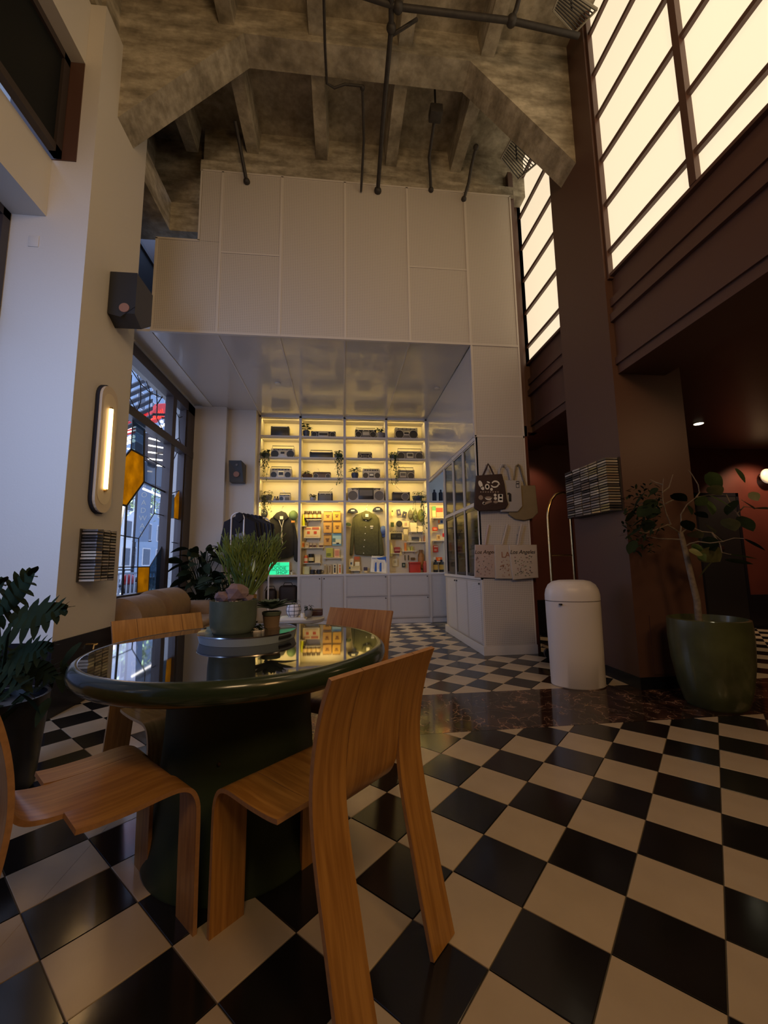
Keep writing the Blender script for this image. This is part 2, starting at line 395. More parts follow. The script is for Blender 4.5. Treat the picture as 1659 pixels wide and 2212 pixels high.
# ------------------------------------------------------------------ ceiling: slab, girder with haunches, joists
SL = 6.92
ceil = one('ceiling', (-3.2, -2.6, SL), (3.2, 5.4, SL+.25), M_conc)
gm = MB()
GY0, GY1, GZ = 3.67, 3.97, 6.58
gm.prism([(-2.6, GY0, SL+.05), (2.9, GY0, SL+.05), (2.9, GY0, 5.30), (2.566, GY0, 5.43), (1.42, GY0, GZ), (-1.0, GY0, GZ), (-2.15, GY0, 5.44), (-2.6, GY0, 5.30)], (0, GY1-GY0, 0))
gd = gm.build('girder', M_conc, ceil)
# spalled patch where the paint line ends on the left haunch
a_ = [(-2.148, 6.12), (-1.72, 6.08), (-1.58, 5.98), (-1.50, 6.04), (-1.66, 5.90), (-2.0, 5.59), (-2.148, 5.47)]
for (x, y0, y1, zb) in [(-.255, GY1, 4.96, 6.60), (.70, GY1, 4.96, 6.60), (-1.17, GY1, 4.96, 6.60), (1.62, GY1, 4.96, 6.60), (-1.95, GY1, 4.96, 6.55), (-.255, -2.5, GY0, 6.66), (.70, -2.5, GY0, 6.66), (-1.17, -2.5, GY0, 6.66), (1.62, -2.5, GY0, 6.66)]:
    MB().prism([(x-.075, y0, zb), (x+.075, y0, zb), (x+.105, y0, SL+.01), (x-.105, y0, SL+.01)], (0, y1-y0, 0)).build('joist', M_conc, ceil)
one('end_beam', (-1.80, 4.955, 6.30), (2.7, 5.25, SL+.01), M_conc, ceil)
one('ledge', (-1.80, 4.862, 6.175), (2.42, 5.20, 6.345), M_conc, ceil)
one('edge_beam', (-2.75, GY1, 5.35), (-2.16, 5.10, 5.75), M_conc, ceil)
one('beam_block', (-2.16, 4.92, 5.35), (-1.70, 5.10, 5.75), M_conc, ceil)
MB().box((-2.9, 4.23, 5.75), (-2.5, 5.2, SL)).box((-2.5, 5.15, 5.75), (-1.75, 5.25, SL)).build('infill', M_conc, ceil)
MB().box((-2.6, -2.5, 6.27), (-2.24, GY0, SL)).build('edge_beam', M_conc, ceil)

# ------------------------------------------------------------------ left side: column, spandrels, windows
cl = one('wall_left', (-3.0, 3.38, 0), (-2.15, 4.23, 6.26), M_white)
one('panel', (-2.95, 3.45, 6.26), (-2.20, 4.16, SL), M_conc, cl)
MB().box((-3.0, -2.5, 4.07), (-2.484, 3.379, 4.61)).build('spandrel', M_white, cl)
MB().box((-3.0, -2.5, 5.61), (-2.285, 3.379, 6.26)).build('header', M_white, cl)
MB().box((-3.0, -2.5, 0), (-2.70, 3.379, .42)).build('sill', M_white, cl)
MB().box((-2.62, 3.372, 4.612), (-2.287, 3.3795, 5.608)).box((-2.86, 3.374, 4.612), (-2.62, 3.3795, 5.608)).build('jamb', M_brown, cl)
MB().rbox((-2.60, 3.374, 3.78), (-2.52, 3.3795, 3.88), .002).build('blank_plate', M_white, cl)
wl2 = MB().box((-3.0, 4.23, 0), (-2.66, 7.4, .70)).box((-2.75, 4.231, 3.97), (-2.45, 7.3, 4.56)).box((-3.0, 4.231, 3.94), (-2.6, 7.4, 3.99)).build('wall_left', M_white); tag(wl2, kind='structure')
bl = MB().box((-2.152, 3.37, 0), (-2.140, 4.24, .555)).box((-3.0, 3.368, 0), (-2.15, 3.379, .555)).box((-2.66, 4.231, 0), (-2.645, 7.27, .555)).build('baseboard_left', M_blackw); tag(bl, kind='structure')
pl = MB().box((-3.0, 7.27, 0), (-2.035, 8.2, 3.96)).box((-2.035, 7.40, 0), (-1.545, 8.2, 3.96)).build('wall_left', M_white); tag(pl, kind='structure')
# dark upper windows
def frame_window(name, x, y0, y1, z0, z1, mt, t=.05, glass=None, muls=(), rails=()):
    fr = MB(); d = .03
    fr.box((x-d, y0, z0), (x+d, y1, z0+t)).box((x-d, y0, z1-t), (x+d, y1, z1)).box((x-d, y0, z0), (x+d, y0+t, z1)).box((x-d, y1-t, z0), (x+d, y1, z1))
    for q in muls: fr.box((x-d, q-t/2, z0), (x+d, q+t/2, z1))
    for q in rails: fr.box((x-d*.8, y0, q-t/2), (x+d*.8, y1, q+t/2))
    o = fr.build(name, mt); tag(o, kind='structure')
    MB().box((x-.006, y0+t, z0+t), (x+.006, y1-t, z1-t)).build('pane', glass or M_glass, o)
    return o
M_nightglass = mat('dark_window_glass', (.010, .012, .013), .45, spec=.15)
frame_window('window_1', -2.43, -2.4, 3.365, 4.615, 5.605, M_frame, .07, M_nightglass, (1.2, -.6))
M_tint = glass_mat('tinted_glass', (.38, .38, .42), .1)  # tint added to hold back blue sky light through the near window
frame_window('window_2', -2.78, -2.4, 3.37, .42, 4.065, M_frame, .07, M_tint, (1.9, .4, -1.1), (3.1,))
frame_window('window_3', -2.62, 4.235, 7.3, 4.56, 5.34, M_frame, .05, M_nightglass)

# ------------------------------------------------------------------ the leaded shop window
WX = -2.60; WP = .2713
def wp(cx, cy): return PX(230+cx*WP, 740+cy*WP, WX)
w4 = MB()
zs, zt, ye = .74, 3.90, 7.26
w4.box((WX-.12, 4.24, zt-.16), (WX+.02, ye, zt)).box((WX-.12, 4.24, zs-.05), (WX+.02, ye, zs+.03)).box((WX-.12, ye-.30, zs), (WX+.02, ye, zt)).box((WX-.12, 4.235, zs), (WX+.02, 4.30, zt))
w4.box((WX-.05, ye-.34, zs), (WX-.0, ye-.28, zt))
ymul = wp(503, 1200).y; ztr = 3.02
w4.box((WX-.10, ymul-.07, zs), (WX+.015, ymul+.06, zt)).box((WX-.10, 4.24, ztr-.05), (WX+.025, ye, ztr+.07))
win4 = w4.build('window_4', M_frame); tag(win4, kind='structure')
MB().box((WX-.058, 4.3, zs), (WX-.052, ye-.3, zt-.1)).build('pane', M_glass, win4)
def came(pts, r):
    mb = MB()
    for a, b in zip(pts, pts[1:]):
        p, q = wp(*a), wp(*b); p.x = q.x = WX-.045; mb.tube([p, q], r, 6)
    mb.build('lead_came', M_lead, win4)
thick = [[(150, 940), (225, 850), (325, 905), (325, 1110), (190, 1300), (118, 1285)], [(190, 1300), (155, 2020)], [(325, 1110), (490, 1190)], [(330, 700), (325, 905)]]
thin = [[(425, 760), (415, 1170), (405, 1360), (285, 1560), (270, 1990)], [(330, 905), (490, 995)], [(405, 1360), (490, 1380)], [(285, 1560), (90, 1525)], [(370, 1785), (80, 1790)], [(370, 1785), (480, 1600)], [(370, 1785), (360, 1990)], [(240, 620), (225, 850)],
        [(210, 190), (300, 330), (375, 400), (470, 440)], [(230, 260), (215, 440), (270, 550)], [(300, 330), (300, 470), (270, 550)], [(375, 400), (365, 560), (380, 640)], [(425, 380), (430, 500), (425, 600), (470, 690)], [(275, 260), (300, 330)], [(345, 310), (375, 400)], [(180, 500), (215, 440)], [(470, 430), (425, 500)],
        [(600, 570), (600, 760)], [(570, 540), (600, 600), (625, 590)], [(570, 780), (600, 760), (615, 800)], [(585, 875), (545, 960), (545, 1200)], [(545, 1200), (600, 1180)], [(565, 1400), (600, 1410)], [(545, 1590), (600, 1600)]]
for p in thick: came(p, .013)
for p in thin: came(p, .007)
M_amber2 = bpy.data.materials.new('amber_stained_glass'); M_amber2.use_nodes = True
_n = M_amber2.node_tree.nodes; _l = M_amber2.node_tree.links; _n.clear()
_o = _n.new('ShaderNodeOutputMaterial'); _t = _n.new('ShaderNodeBsdfTranslucent'); _d = _n.new('ShaderNodeBsdfDiffuse'); _g = _n.new('ShaderNodeBsdfTransparent')
_t.inputs[0].default_value = (.85, .44, .02, 1); _d.inputs[0].default_value = (.6, .33, .03, 1); _g.inputs[0].default_value = (.8, .4, .02, 1)
_tc = _n.new('ShaderNodeTexCoord'); _ns = _n.new('ShaderNodeTexNoise'); _ns.inputs['Scale'].default_value = 5; _ns.inputs['Detail'].default_value = 6; _l.new(_tc.outputs['Object'], _ns.inputs['Vector'])
_cr = _n.new('ShaderNodeValToRGB'); _cr.color_ramp.elements[0].position = .3; _cr.color_ramp.elements[0].color = (.42, .22, .02, 1); _cr.color_ramp.elements[1].position = .65; _cr.color_ramp.elements[1].color = (.95, .52, .03, 1); _l.new(_ns.outputs['Fac'], _cr.inputs[0]); _l.new(_cr.outputs[0], _t.inputs[0])
_m = _n.new('ShaderNodeMixShader'); _m.inputs[0].default_value = .25; _m2 = _n.new('ShaderNodeMixShader'); _m2.inputs[0].default_value = .18
_l.new(_t.outputs[0], _m.inputs[1]); _l.new(_d.outputs[0], _m.inputs[2]); _l.new(_m.outputs[0], _m2.inputs[1]); _l.new(_g.outputs[0], _m2.inputs[2]); _l.new(_m2.outputs[0], _o.inputs[0])
def pane(pts, mt, name='pane'):
    q = []
    for p in pts:
        v = wp(*p); v.x = WX-.052; q.append(v)
    return MB().prism(q, (.008, 0, 0)).build(name, mt, win4)
pane([(150, 940), (225, 850), (325, 905), (325, 1110), (190, 1300), (118, 1285)], M_amber2)
pane([(285, 1787), (370, 1785), (360, 1992), (270, 2003)], M_amber2)
pane([(602, 1180), (565, 1240), (562, 1400), (598, 1410)], M_amber2)
pane([(240, 620), (335, 690), (325, 905), (225, 850)], M_greyglass)
pane([(520, 1220), (565, 1210), (560, 1400), (520, 1400)], M_greyglass)
pane([(370, 1787), (480, 1605), (490, 1990), (360, 1992)], M_greyglass)

# ------------------------------------------------------------------ back wall of perforated panels over the shop
XS = [-2.28, -1.51, -.76, .06, .895, 1.70, 2.358]
FY = 4.84; ZB, ZTOP = 3.94, 6.17
wb = MB().box((-2.27, FY+.03, ZB+.02), (2.35, FY+.06, 5.16)).box((-1.76, FY+.03, 5.16), (2.35, FY+.06, ZTOP)).build('wall_back', M_trimw); tag(wb, kind='structure')
def pnl(x0, x1, z0, z1, y=FY, mt=None, parent=wb, g=.012):
    return MB().box((x0+g, y+.006, z0+.002), (x1-g, y+.03, z1-.002)).build('panel', mt or M_perf, parent)
pnl(-2.28, -1.51, ZB, 5.17); pnl(-1.77, -1.51, 5.17, ZTOP)
for k in range(1, 6):
    x0, x1 = XS[k], XS[k+1]
    zj = {1: 5.03, 4: 5.00}.get(k)
    if zj: pnl(x0, x1, ZB, zj); pnl(x0, x1, zj, ZTOP)
    else: pnl(x0, x1, ZB, ZTOP)
pnl(1.70, 2.358, 2.70, ZB)
def strip(a, b, parent=wb): MB().box(a, b).build('trim', M_trimw, parent)
for x in XS[1:6]: strip((x-.014, FY-.004, ZB), (x+.014, FY+.03, ZTOP))
for k_, z_ in ((1, 5.03), (4, 5.00)): strip((XS[k_], FY-.002, z_-.009), (XS[k_+1], FY+.03, z_+.009))
strip((-2.285, FY-.006, ZB-.012), (2.36, FY+.03, ZB+.014)); strip((-1.78, FY-.004, ZTOP-.012), (2.36, FY+.03, ZTOP+.012))
strip((-2.285, FY-.004, ZB), (-2.262, FY+.03, 5.17)); strip((-2.285, FY-.004, 5.157), (-1.76, FY+.03, 5.18)); strip((-1.785, FY-.004, 5.17), (-1.762, FY+.03, ZTOP))
strip((2.342, FY-.004, 0), (2.362, FY+.03, ZTOP)); strip((1.695, FY-.004, 2.69), (1.72, FY+.03, ZB)); strip((1.70, FY-.004, 2.685), (2.36, FY+.03, 2.71))
# soffit
so = MB().box((-2.28, FY+.03, ZB+.03), (2.35, 7.64, ZB+.06)).build('ceiling', M_trimw); tag(so, kind='structure')
for k in range(5):
    MB().box((XS[k]+.003, FY+.035, ZB+.004), (XS[k+1]-.003, 7.63, ZB+.03)).build('panel', M_soff, so)
    if k: MB().box((XS[k]-.009, FY+.035, ZB-.001), (XS[k]+.009, 7.63, ZB+.02)).build('trim', M_trimw, so)
MB().box((-2.45, FY+.03, ZB-.004), (-2.281, 7.27, ZB+.03)).build('trim', M_white, so)
for p in (PZ(600, 828, ZB), PZ(944, 838, ZB)):
    l = thing('puck_light', 'small round puck light flush in the white soffit, nearer the %s' % ('street window' if p.x < 0 else 'glazed cabinet'), 'light', (p.x, p.y, ZB))
    MB().lathe([(.045, -.006), (.045, .002)], (p.x, p.y, ZB), 20).build('ring', M_trimw, l); MB().lathe([(.032, -.008), (.032, -.006)], (p.x, p.y, ZB), 20).build('lens', M_cream, l)
# side wall over the glazed cabinet
sw = MB().box((1.715, FY+.03, 2.70), (1.76, 7.62, ZB)).build('wall_right', M_trimw); tag(sw, kind='structure')
MB().box((1.706, FY+.035, 2.712), (1.715, 7.61, ZB-.004)).build('panel', M_soff, sw)

o = MB().box((-3.0, 7.31, 4.0), (2.6, 7.4, 6.95)).box((-3.05, 4.2, 5.34), (-2.66, 7.4, 6.95)).build('wall_back', M_brown); tag(o, kind='structure')
o = one('ceiling', (-3.0, 7.645, 3.945), (7.0, 8.25, 4.0), M_white)
# ------------------------------------------------------------------ right side: brown column, beam, lit windows
cr = one('wall_right', (2.566, 3.386, 0), (3.262, 4.20, SL), M_brown)
MB().box((2.56, 3.376, 0), (3.27, 4.21, .10)).build('plinth', M_blackw, cr)
MB().box((2.70, 3.378, .12), (3.10, 3.386, .62)).build('access_panel', M_brown, cr)
bm_ = MB()
for (z0, z1, x0) in ((3.62, 3.86, 2.64), (3.54, 3.62, 2.60), (3.46, 3.54, 2.62), (3.38, 3.46, 2.585), (2.86, 3.38, 2.62)):
    bm_.box((x0, -2.6, z0), (3.1, 3.386, z1)); bm_.box((x0, 4.20, z0), (3.1, 6.0, z1))
be = bm_.build('wall_right', M_brown); tag(be, kind='structure')
def shoji(name, y0, y1, muls):
    z0, z1 = 3.87, SL-.02; x = 2.62; fr = MB()
    fr.box((x-.02, y0-.06, z0-.03), (x+.06, y1+.02, z0)).box((x-.03, y1, z0-.05), (x+.06, y1+.025, SL)).box((x-.02, y0-.06, z0), (x+.06, y0, SL))
    zr = [4.105+.505*k for k in range(6)]
    for z in zr: fr.box((x-.012, y0, z-.020), (x+.03, y1, z+.020))
    for m_ in muls: fr.box((x-.025, m_-.03, z0), (x+.05, m_+.03, SL))
    o = fr.build(name, M_brown); tag(o, kind='structure')
    ys = [y0]+sorted(muls)+[y1]; zz = [z0]+zr+[z1]
    for a, b in zip(ys, ys[1:]):
        for c, d in zip(zz, zz[1:]):
            if d-c > .1: MB().box((x+.022, a, c), (x+.028, b, d)).build('pane', M_shoji, o)
    return o
shoji('window_5', -.5, 3.355, [2.41, 1.45, .49])
shoji('window_6', 4.20, 5.13, [])
MB_ = MB().box((2.70, -2.6, 3.86), (2.9, 5.3, SL)).build('wall_right', M_brown); tag(MB_, kind='structure')
MB_ = MB().box((2.43, 5.13, 2.86), (2.7, 5.25, SL)).box((2.36, 4.88, 2.72), (2.43, 5.25, 6.6)).build('wall_right', M_brown); tag(MB_, kind='structure')
# room beyond on the right
rr = one('wall_back', (2.36, 6.0, 0), (7.6, 6.12, 3.0), M_red)
MB().box((2.40, 5.985, 0), (7.6, 6.0, .52)).build('wainscot', M_blackw, rr)
rc = one('ceiling', (2.60, -2.6, 2.95), (7.6, 6.1, 3.02), M_brown)
o = one('wall_right', (7.5, -2.6, 0), (7.6, 6.1, 3.0), M_red)
o = one('wall_right', (2.362, 4.88, 0), (2.42, 6.0, 2.86), M_red)
MB().box((2.42, 4.88, 0), (2.43, 5.98, .60)).build('wainscot', M_blackw, o)
o = one('wall_front', (-4.2, -2.6, 0), (7.6, -2.5, SL), M_brown)
o = one('wall_back', (-3.0, 8.16, 0), (7.0, 8.25, 4.0), M_white)
# door in the far room
dr = MB()
dp = PY(1492, 990, 5.97); dq = PY(1572, 1340, 5.97)
dr.box((dp.x, 5.955, 0), (dp.x+.72, 5.99, 2.12)); dr = dr.build('door_1', M_black); tag(dr, kind='structure')
MB().box((dp.x+.06, 5.945, 1.25), (dp.x+.40, 5.955, 1.31)).build('push_bar', M_chrome, dr)
MB().box((dp.x-.05, 5.95, 0), (dp.x, 5.995, 2.18)).box((dp.x+.72, 5.95, 0), (dp.x+.77, 5.995, 2.18)).box((dp.x-.05, 5.95, 2.12), (dp.x+.77, 5.995, 2.18)).build('door_frame', M_blackw, dr)
# can light and round wall lamp
p = PZ(1509, 915, 2.95)
l = thing('recessed_downlight', 'bright recessed downlight in the dark ceiling on the right', 'light', (p.x, p.y, 2.95))
MB().lathe([(.07, -.004), (.07, .004)], (p.x, p.y, 2.95), 24).build('ring', M_brown, l)
MB().lathe([(.055, -.006), (.055, -.004)], (p.x, p.y, 2.95), 24).build('bulb', mat('lamp_glow', (1, 1, 1), .5, em=(1, .9, .6), es=9), l)
def spot(name, loc, tgt, pw, colr, ang=70):
    s = bpy.data.lights.new(name, 'SPOT'); s.energy = pw; s.color = colr; s.spot_size = R(ang); s.spot_blend = .6; s.shadow_soft_size = .05
    o = bpy.data.objects.new(name, s); col.objects.link(o); o.location = loc; o.rotation_euler = (Vector(tgt)-Vector(loc)).to_track_quat('-Z', 'Y').to_euler(); return o
spot('downlight', (p.x, p.y, 2.92), (p.x, p.y+.2, 0), 40, (1, .72, .4), 110)
spot('downlight', (6.8, 5.3, 2.9), (6.85, 6.0, 1.3), 75, (1, .60, .34), 100)  # added glow for the far red wall; no fitting in the ceiling here
spot('downlight', (2.95, 5.5, 2.8), (2.95, 6.0, 1.6), 13, (1, .62, .36), 90)
p = PY(1650, 1030, 5.96)
l = thing('wall_lamp', 'round cream wall lamp on the red wall at the right edge', 'light', (p.x, p.y, p.z))
MB().tube([(p.x, 5.99, p.z), (p.x, 5.93, p.z)], .055, 20).build('bracket', M_brass, l)
MB().ball((p.x, 5.90, p.z), .125, (1, .45, 1)).build('globe', mat('lamp_globe', (.8, .72, .55), .4, em=(1, .8, .55), es=.30), l)

# ------------------------------------------------------------------ pipes under the ceiling
def pipe(label, pts, r, cat='pipe', ends=()):
    t = thing('ceiling_pipe', label, cat, tuple(Vector(pts[-1])), 'dark pipes under the concrete ceiling')
    MB().tube(pts, r, 10).build('pipe', M_iron, t)
    for p in ends: MB().ball(p, r*1.9).build('fitting', M_iron, t)
    return t
h1 = [PZ(690, -40, 6.45), PZ(860, 15, 6.45), PZ(1105, 45, 6.45), PZ(1250, 78, 6.45)]
pipe('long horizontal sprinkler pipe crossing under the ceiling ahead of the girder', [h1[0], h1[1], h1[2], h1[3]], .028, ends=(h1[1], h1[2]))
pipe('short pipe turning up near the right end of the horizontal pipe', [h1[2], PZ(1115, 20, 6.5), PZ(1128, -30, 6.55)], .022)
v1 = [PZ(845, -10, 6.45), PZ(845, 60, 6.45), PZ(828, 250, 6.30), PY(816, 412, 4.83)]
pipe('thickest pipe running back to the panel wall from the horizontal pipe', v1, .026, ends=(v1[1], v1[3]))
pipe('short angled branch off the thickest ceiling pipe', [PZ(848, 75, 6.45), PZ(880, 55, 6.47), PZ(900, 42, 6.6)], .018)
pipe('thin conduit running back from the top edge to the joist', [PZ(699, -20, 6.5), PZ(702, 100, 6.5), PZ(706, 180, 6.5), PZ(722, 190, 6.5), PZ(745, 182, 6.52), PZ(782, 186, 6.55)], .014)
pipe('thin straight conduit dropping to the panel wall beside the thickest pipe', [PZ(783, 190, 6.55), PZ(786, 300, 6.35), PY(780, 414, 4.83)], .015, ends=(PZ(783, 190, 6.55),))
pipe('left ceiling conduit ending over the second panel of the wall', [PZ(508, 262, 6.5), PZ(521, 330, 6.3), PY(533, 392, 4.83)], .022, ends=(PY(533, 392, 4.83),))
pipe('conduit hanging from a square junction box under the ceiling', [PZ(938, 262, 6.5), PZ(927, 340, 6.35), PZ(930, 385, 6.25), PY(931, 410, 4.83)], .019, ends=(PY(931, 410, 4.83),))
pipe('rightmost ceiling conduit bending down to the panel wall', [PZ(1028, 318, 6.45), PZ(1018, 360, 6.35), PZ(1012, 395, 6.2), PY(1002, 430, 4.83)], .019, ends=(PZ(1028, 318, 6.45), PY(1002, 430, 4.83)))
p = PZ(941, 248, 6.5)
jb = thing('junction_box', 'dark square junction box under the ceiling slab between the joists', 'electrical box', (p.x, p.y, 6.5))
MB().rbox((p.x-.075, p.y-.07, 6.46), (p.x+.075, p.y+.07, 6.58), .01).build('box', M_iron, jb); MB().box((p.x-.01, p.y-.01, 6.58), (p.x+.01, p.y+.01, SL)).build('hanger', M_iron, jb)
# ceiling grilles at the right
def grille(label, corners, z):
    q = [PZ(x, y, z) for x, y in corners]; c = sum(q, Vector())/4
    t = thing('ceiling_speaker_grille', label, 'vent', (c.x, c.y, z)); n = 4
    fr = MB()
    for k in range(4): fr.tube([q[k], q[(k+1) % 4]], .012, 6)
    fr.build('frame', mat('dull_vent_rim', (.30, .27, .21), .7), t)
    for k in range(9):
        f = (k+.5)/9; a = q[0].lerp(q[1], f); b = q[3].lerp(q[2], f); MB().tube([a, b], .006, 5).build('slat', M_iron, t)
    MB().tube([c, Vector((c.x, c.y, SL))], .01, 6).build('hanger', M_iron, t)
grille('louvred square vent with pale rim hanging by the far lit window', [(1105, 300), (1082, 342), (1118, 388), (1160, 352)], 6.25)
grille('louvred square vent with pale rim at the top edge over the big lit window', [(1215, -30), (1195, 22), (1240, 72), (1290, 20)], 6.55)
for k in range(1):
    pass

# ------------------------------------------------------------------ the lit shelving unit
YF, YBK = 7.62, 7.98
UX = [-1.53, -.762, .081, .895, 1.687, 2.36]
ZSH = [3.93, 3.535, 3.12, 2.725, 2.285]; ZC = .915
su = thing('shelving_unit', 'tall white built in shelving with yellow lit cubbies and pale lower doors', 'shelving', (0, YF, 0))
for k, x in enumerate(UX[:5]):
    w = .022 if k else .03
    MB().box((x-w, YF, .0), (x+w, YBK, 3.935)).build('upright', M_trimw, su)
MB().box((UX[0], YF, 3.90), (1.70, YBK, 3.944)).build('top_rail', M_trimw, su)
for b in range(4):
    for z in ZSH[1:]: MB().box((UX[b]+.02, YF+.003, z-.018), (UX[b+1]-.02, YBK, z+.012)).build('shelf', M_trimw, su)
MB().box((UX[4]+.02, YF+.003, ZSH[4]-.018), (UX[5], YBK, ZSH[4]+.012)).build('shelf', M_trimw, su)
MB().box((UX[0]-.03, YF-.012, ZC-.03), (UX[5], YBK, ZC+.004)).build('counter', M_trimw, su)
M_peg = perf_mat('pegboard_cream', (.74, .66, .46), pitch=.025, dark=.75)
for b in range(5):
    z1 = 3.93 if b < 4 else 2.9
    MB().box((UX[b], YBK, .45), (UX[b+1], YBK+.015, z1)).build('back_panel', M_peg if z1 > 3 else M_peg, su)
MB().box((UX[0]-.03, YF+.03, 0), (UX[5], YBK, .09)).build('toe_kick', M_trimw, su)
def door(x0, x1, z0, z1, name='door', knob=None, parent=su, y=YF):
    d = MB().box((x0+.008, y-.018, z0+.006), (x1-.008, y+.002, z1-.006)).build(name, M_cab, parent)
    MB().box((x0+.035, y-.021, z0+.035), (x1-.035, y-.0175, z1-.035)).build('panel', M_perf, d)
    if knob: MB().ball((knob[0], y-.026, knob[1]), .012, seg=8, rings=6).build('knob', M_iron, d)
MB().box((UX[1], YF+.003, .09), (UX[5], YBK, ZC-.03)).build('carcass', M_cab, su)
MB().box((UX[0]-.02, YF+.003, .09), (UX[1], YBK, .42)).build('carcass', M_cab, su)
door(UX[0]+.03, UX[1]-.02, .10, .41, 'drawer', (UX[0]+.4, .38))
xm = (UX[1]+UX[2])/2
door(UX[1]+.02, xm, .10, ZC-.035, 'door', (xm-.04, .84)); door(xm, UX[2]-.02, .10, ZC-.035, 'door', (xm+.04, .84))
for b in (2, 3):
    door(UX[b]+.02, UX[b+1]-.02, .50, ZC-.035, 'drawer', (UX[b+1]-.06, .855)); door(UX[b]+.02, UX[b+1]-.02, .10, .495, 'drawer', (UX[b+1]-.06, .465))
door(UX[4]+.02, UX[4]+.33, .10, ZC-.035, 'door'); door(UX[4]+.33, UX[5], .10, ZC-.035, 'door')
LEDC = (1.0, .71, .22)
for b in range(4):
    xc = (UX[b]+UX[b+1])/2
    for k in range(4):
        zt_ = ZSH[k]-.022
        MB().box((UX[b]+.05, YF+.055, zt_-.008), (UX[b+1]-.05, YF+.075, zt_+.002)).build('light_strip', M_cream, su)
        area('shelf_strip_light', (xc, YF+.085, zt_-.016), (xc, YBK-.05, zt_-.30), .70, 1.6, LEDC, .02)
for b in range(5):
    xc = (UX[b]+min(UX[b+1], 2.3))/2
    area('shelf_strip_light', (xc, YF+.06, ZSH[4]-.03), (xc, YBK-.05, 1.5), .66, 5.2 if b < 4 else 4.5, LEDC, .03)
    MB().box((xc-.3, YF+.02, ZSH[4]-.028), (xc+.3, YF+.045, ZSH[4]-.018)).build('light_strip', M_cream, su)

KS = .25317
def c1(x, y): return (540+x*KS, 880+y*KS)
def c2(x, y): return (540+x*KS, 1070+y*KS)
def boombox(name, label, rect, row, body, sp=(), handle=None, mid=None, knobs=0, ant=None, d=.15, group='radios and cassette players on the lit shelves', grill=None):
    """rect in crop pixels: x0, x1, top; row = shelf index the set stands on"""
    x0, x1, yt = rect; zb = ZSH[row]+.0125; Y = YF+.12
    A = PY(*c1(x0, yt), Y); B = PY(*c1(x1, yt), Y); w = B.x-A.x; h = max(.08, A.z-zb); cx = (A.x+B.x)/2
    h = min(h, .36)
    t = thing(name, label, 'radio', (cx, Y, zb), group)
    def q(a, b, c): return (cx+a*w, Y+b, zb+c*h)
    mb = MB().rbox(q(-.5, 0, 0), q(.5, d, 1), .012)
    bo = mb.build('body', body, t)
    for (u, v, r) in sp:
        MB().tube([q(u, -.004, v), q(u, .01, v)], r*h, 20).build('speaker', grill or M_dark, t)
        MB().lathe([(r*h*.98, 0), (r*h*1.08, 0.004), (r*h*1.08, .008)], (0, 0, 0), 20)
        rg = MB(); rg.tube([q(u, -.005, v)+Vector((r*h*1.03*math.cos(a*math.pi/10), 0, r*h*1.03*math.sin(a*math.pi/10))) if False else Vector(q(u, -.005, v))+Vector((r*h*1.03*math.cos(a*math.pi/10), 0, r*h*1.03*math.sin(a*math.pi/10))) for a in range(20)], .004, 5, closed=True)
        rg.build('speaker_ring', M_silver, t)
    if mid:
        a0, a1, b0, b1, mm, win = mid
        c = MB().rbox(q(a0, -.007, b0), q(a1, .006, b1), .004).build('cassette_door', mm, t)
        if win: MB().box(q(a0+.03, -.010, b0+(b1-b0)*.3), q(a1-.03, -.006, b1-(b1-b0)*.2)).build('window', win, c)
    if handle:
        hh = handle; MB().tube([q(-.46, d/2, .9), q(-.46, d/2, hh), q(.46, d/2, hh), q(.46, d/2, .9)], .008, 8).build('handle', body if handle > 1.4 else M_dark, t)
    for k in range(knobs): MB().tube([q(-.36+.72*k/max(1, knobs-1), -.008, .86), q(-.36+.72*k/max(1, knobs-1), .004, .86)], .05*h, 8).build('knob', M_silver if body is M_dark else M_dark, t)
    MB().box(q(-.40, -.004, .90), q(.40, .004, .96)).build('dial', M_silver if body in (M_dark, M_grey) else M_dark, t)
    if ant: MB().tube([q(ant[0], d*.6, 1), q(ant[1], d*.6, ant[2])], .003, 5).build('antenna', M_chrome, t)
    return t
M_brownp = mat('brown_plastic', (.12, .075, .045), .45)
boombox('tape_player', 'plain black square tape player alone in the top left cubby', (177, 335, 157), 1, M_dark, mid=(-.3, .3, .1, .8, M_dark, None))
boombox('boombox', 'low wide black boombox with silver middle beside the top plant', (520, 732, 200), 1, M_dark, ((-.37, .5, .36), (.37, .5, .36)), mid=(-.2, .2, .15, .85, M_silver, M_dark))
boombox('boombox', 'black boombox with a thin handle left of a grey pot on the top row', (898, 1080, 185), 1, M_dark, ((-.35, .45, .30), (.33, .45, .30)), 1.24, (-.18, .18, .2, .8, M_grey, M_silver), 4)
boombox('boombox', 'big dark grey boombox with two round speakers in the top right cubby', (1238, 1430, 168), 1, M_grey, ((-.31, .42, .33), (.31, .42, .33)), None, (-.13, .13, .35, .65, M_silver, M_dark), 5)
boombox('boombox', 'silver boombox with two black speakers on the second row at the far left', (178, 380, 348), 2, M_silver, ((-.33, .42, .38), (.33, .42, .38)), 1.35, (-.11, .11, .3, .75, M_silver, M_dark), 5)
boombox('radio', 'long low black radio with carrying handle in the second row', (508, 708, 378), 2, M_dark, (), 1.38, None)
boombox('radio', 'small dark radio standing alone in its second row cubby', (920, 1042, 386), 2, M_dark, ((-.34, .5, .22), (.34, .5, .22)), 1.22, (-.14, .14, .2, .7, M_grey, M_dark))
boombox('boombox', 'wide grey boombox with handle beside the trailing plant, second row right', (1257, 1473, 370), 2, M_grey, ((-.36, .42, .40), (.36, .42, .40)), 1.35, (-.13, .13, .2, .8, M_silver, M_dark), 4)
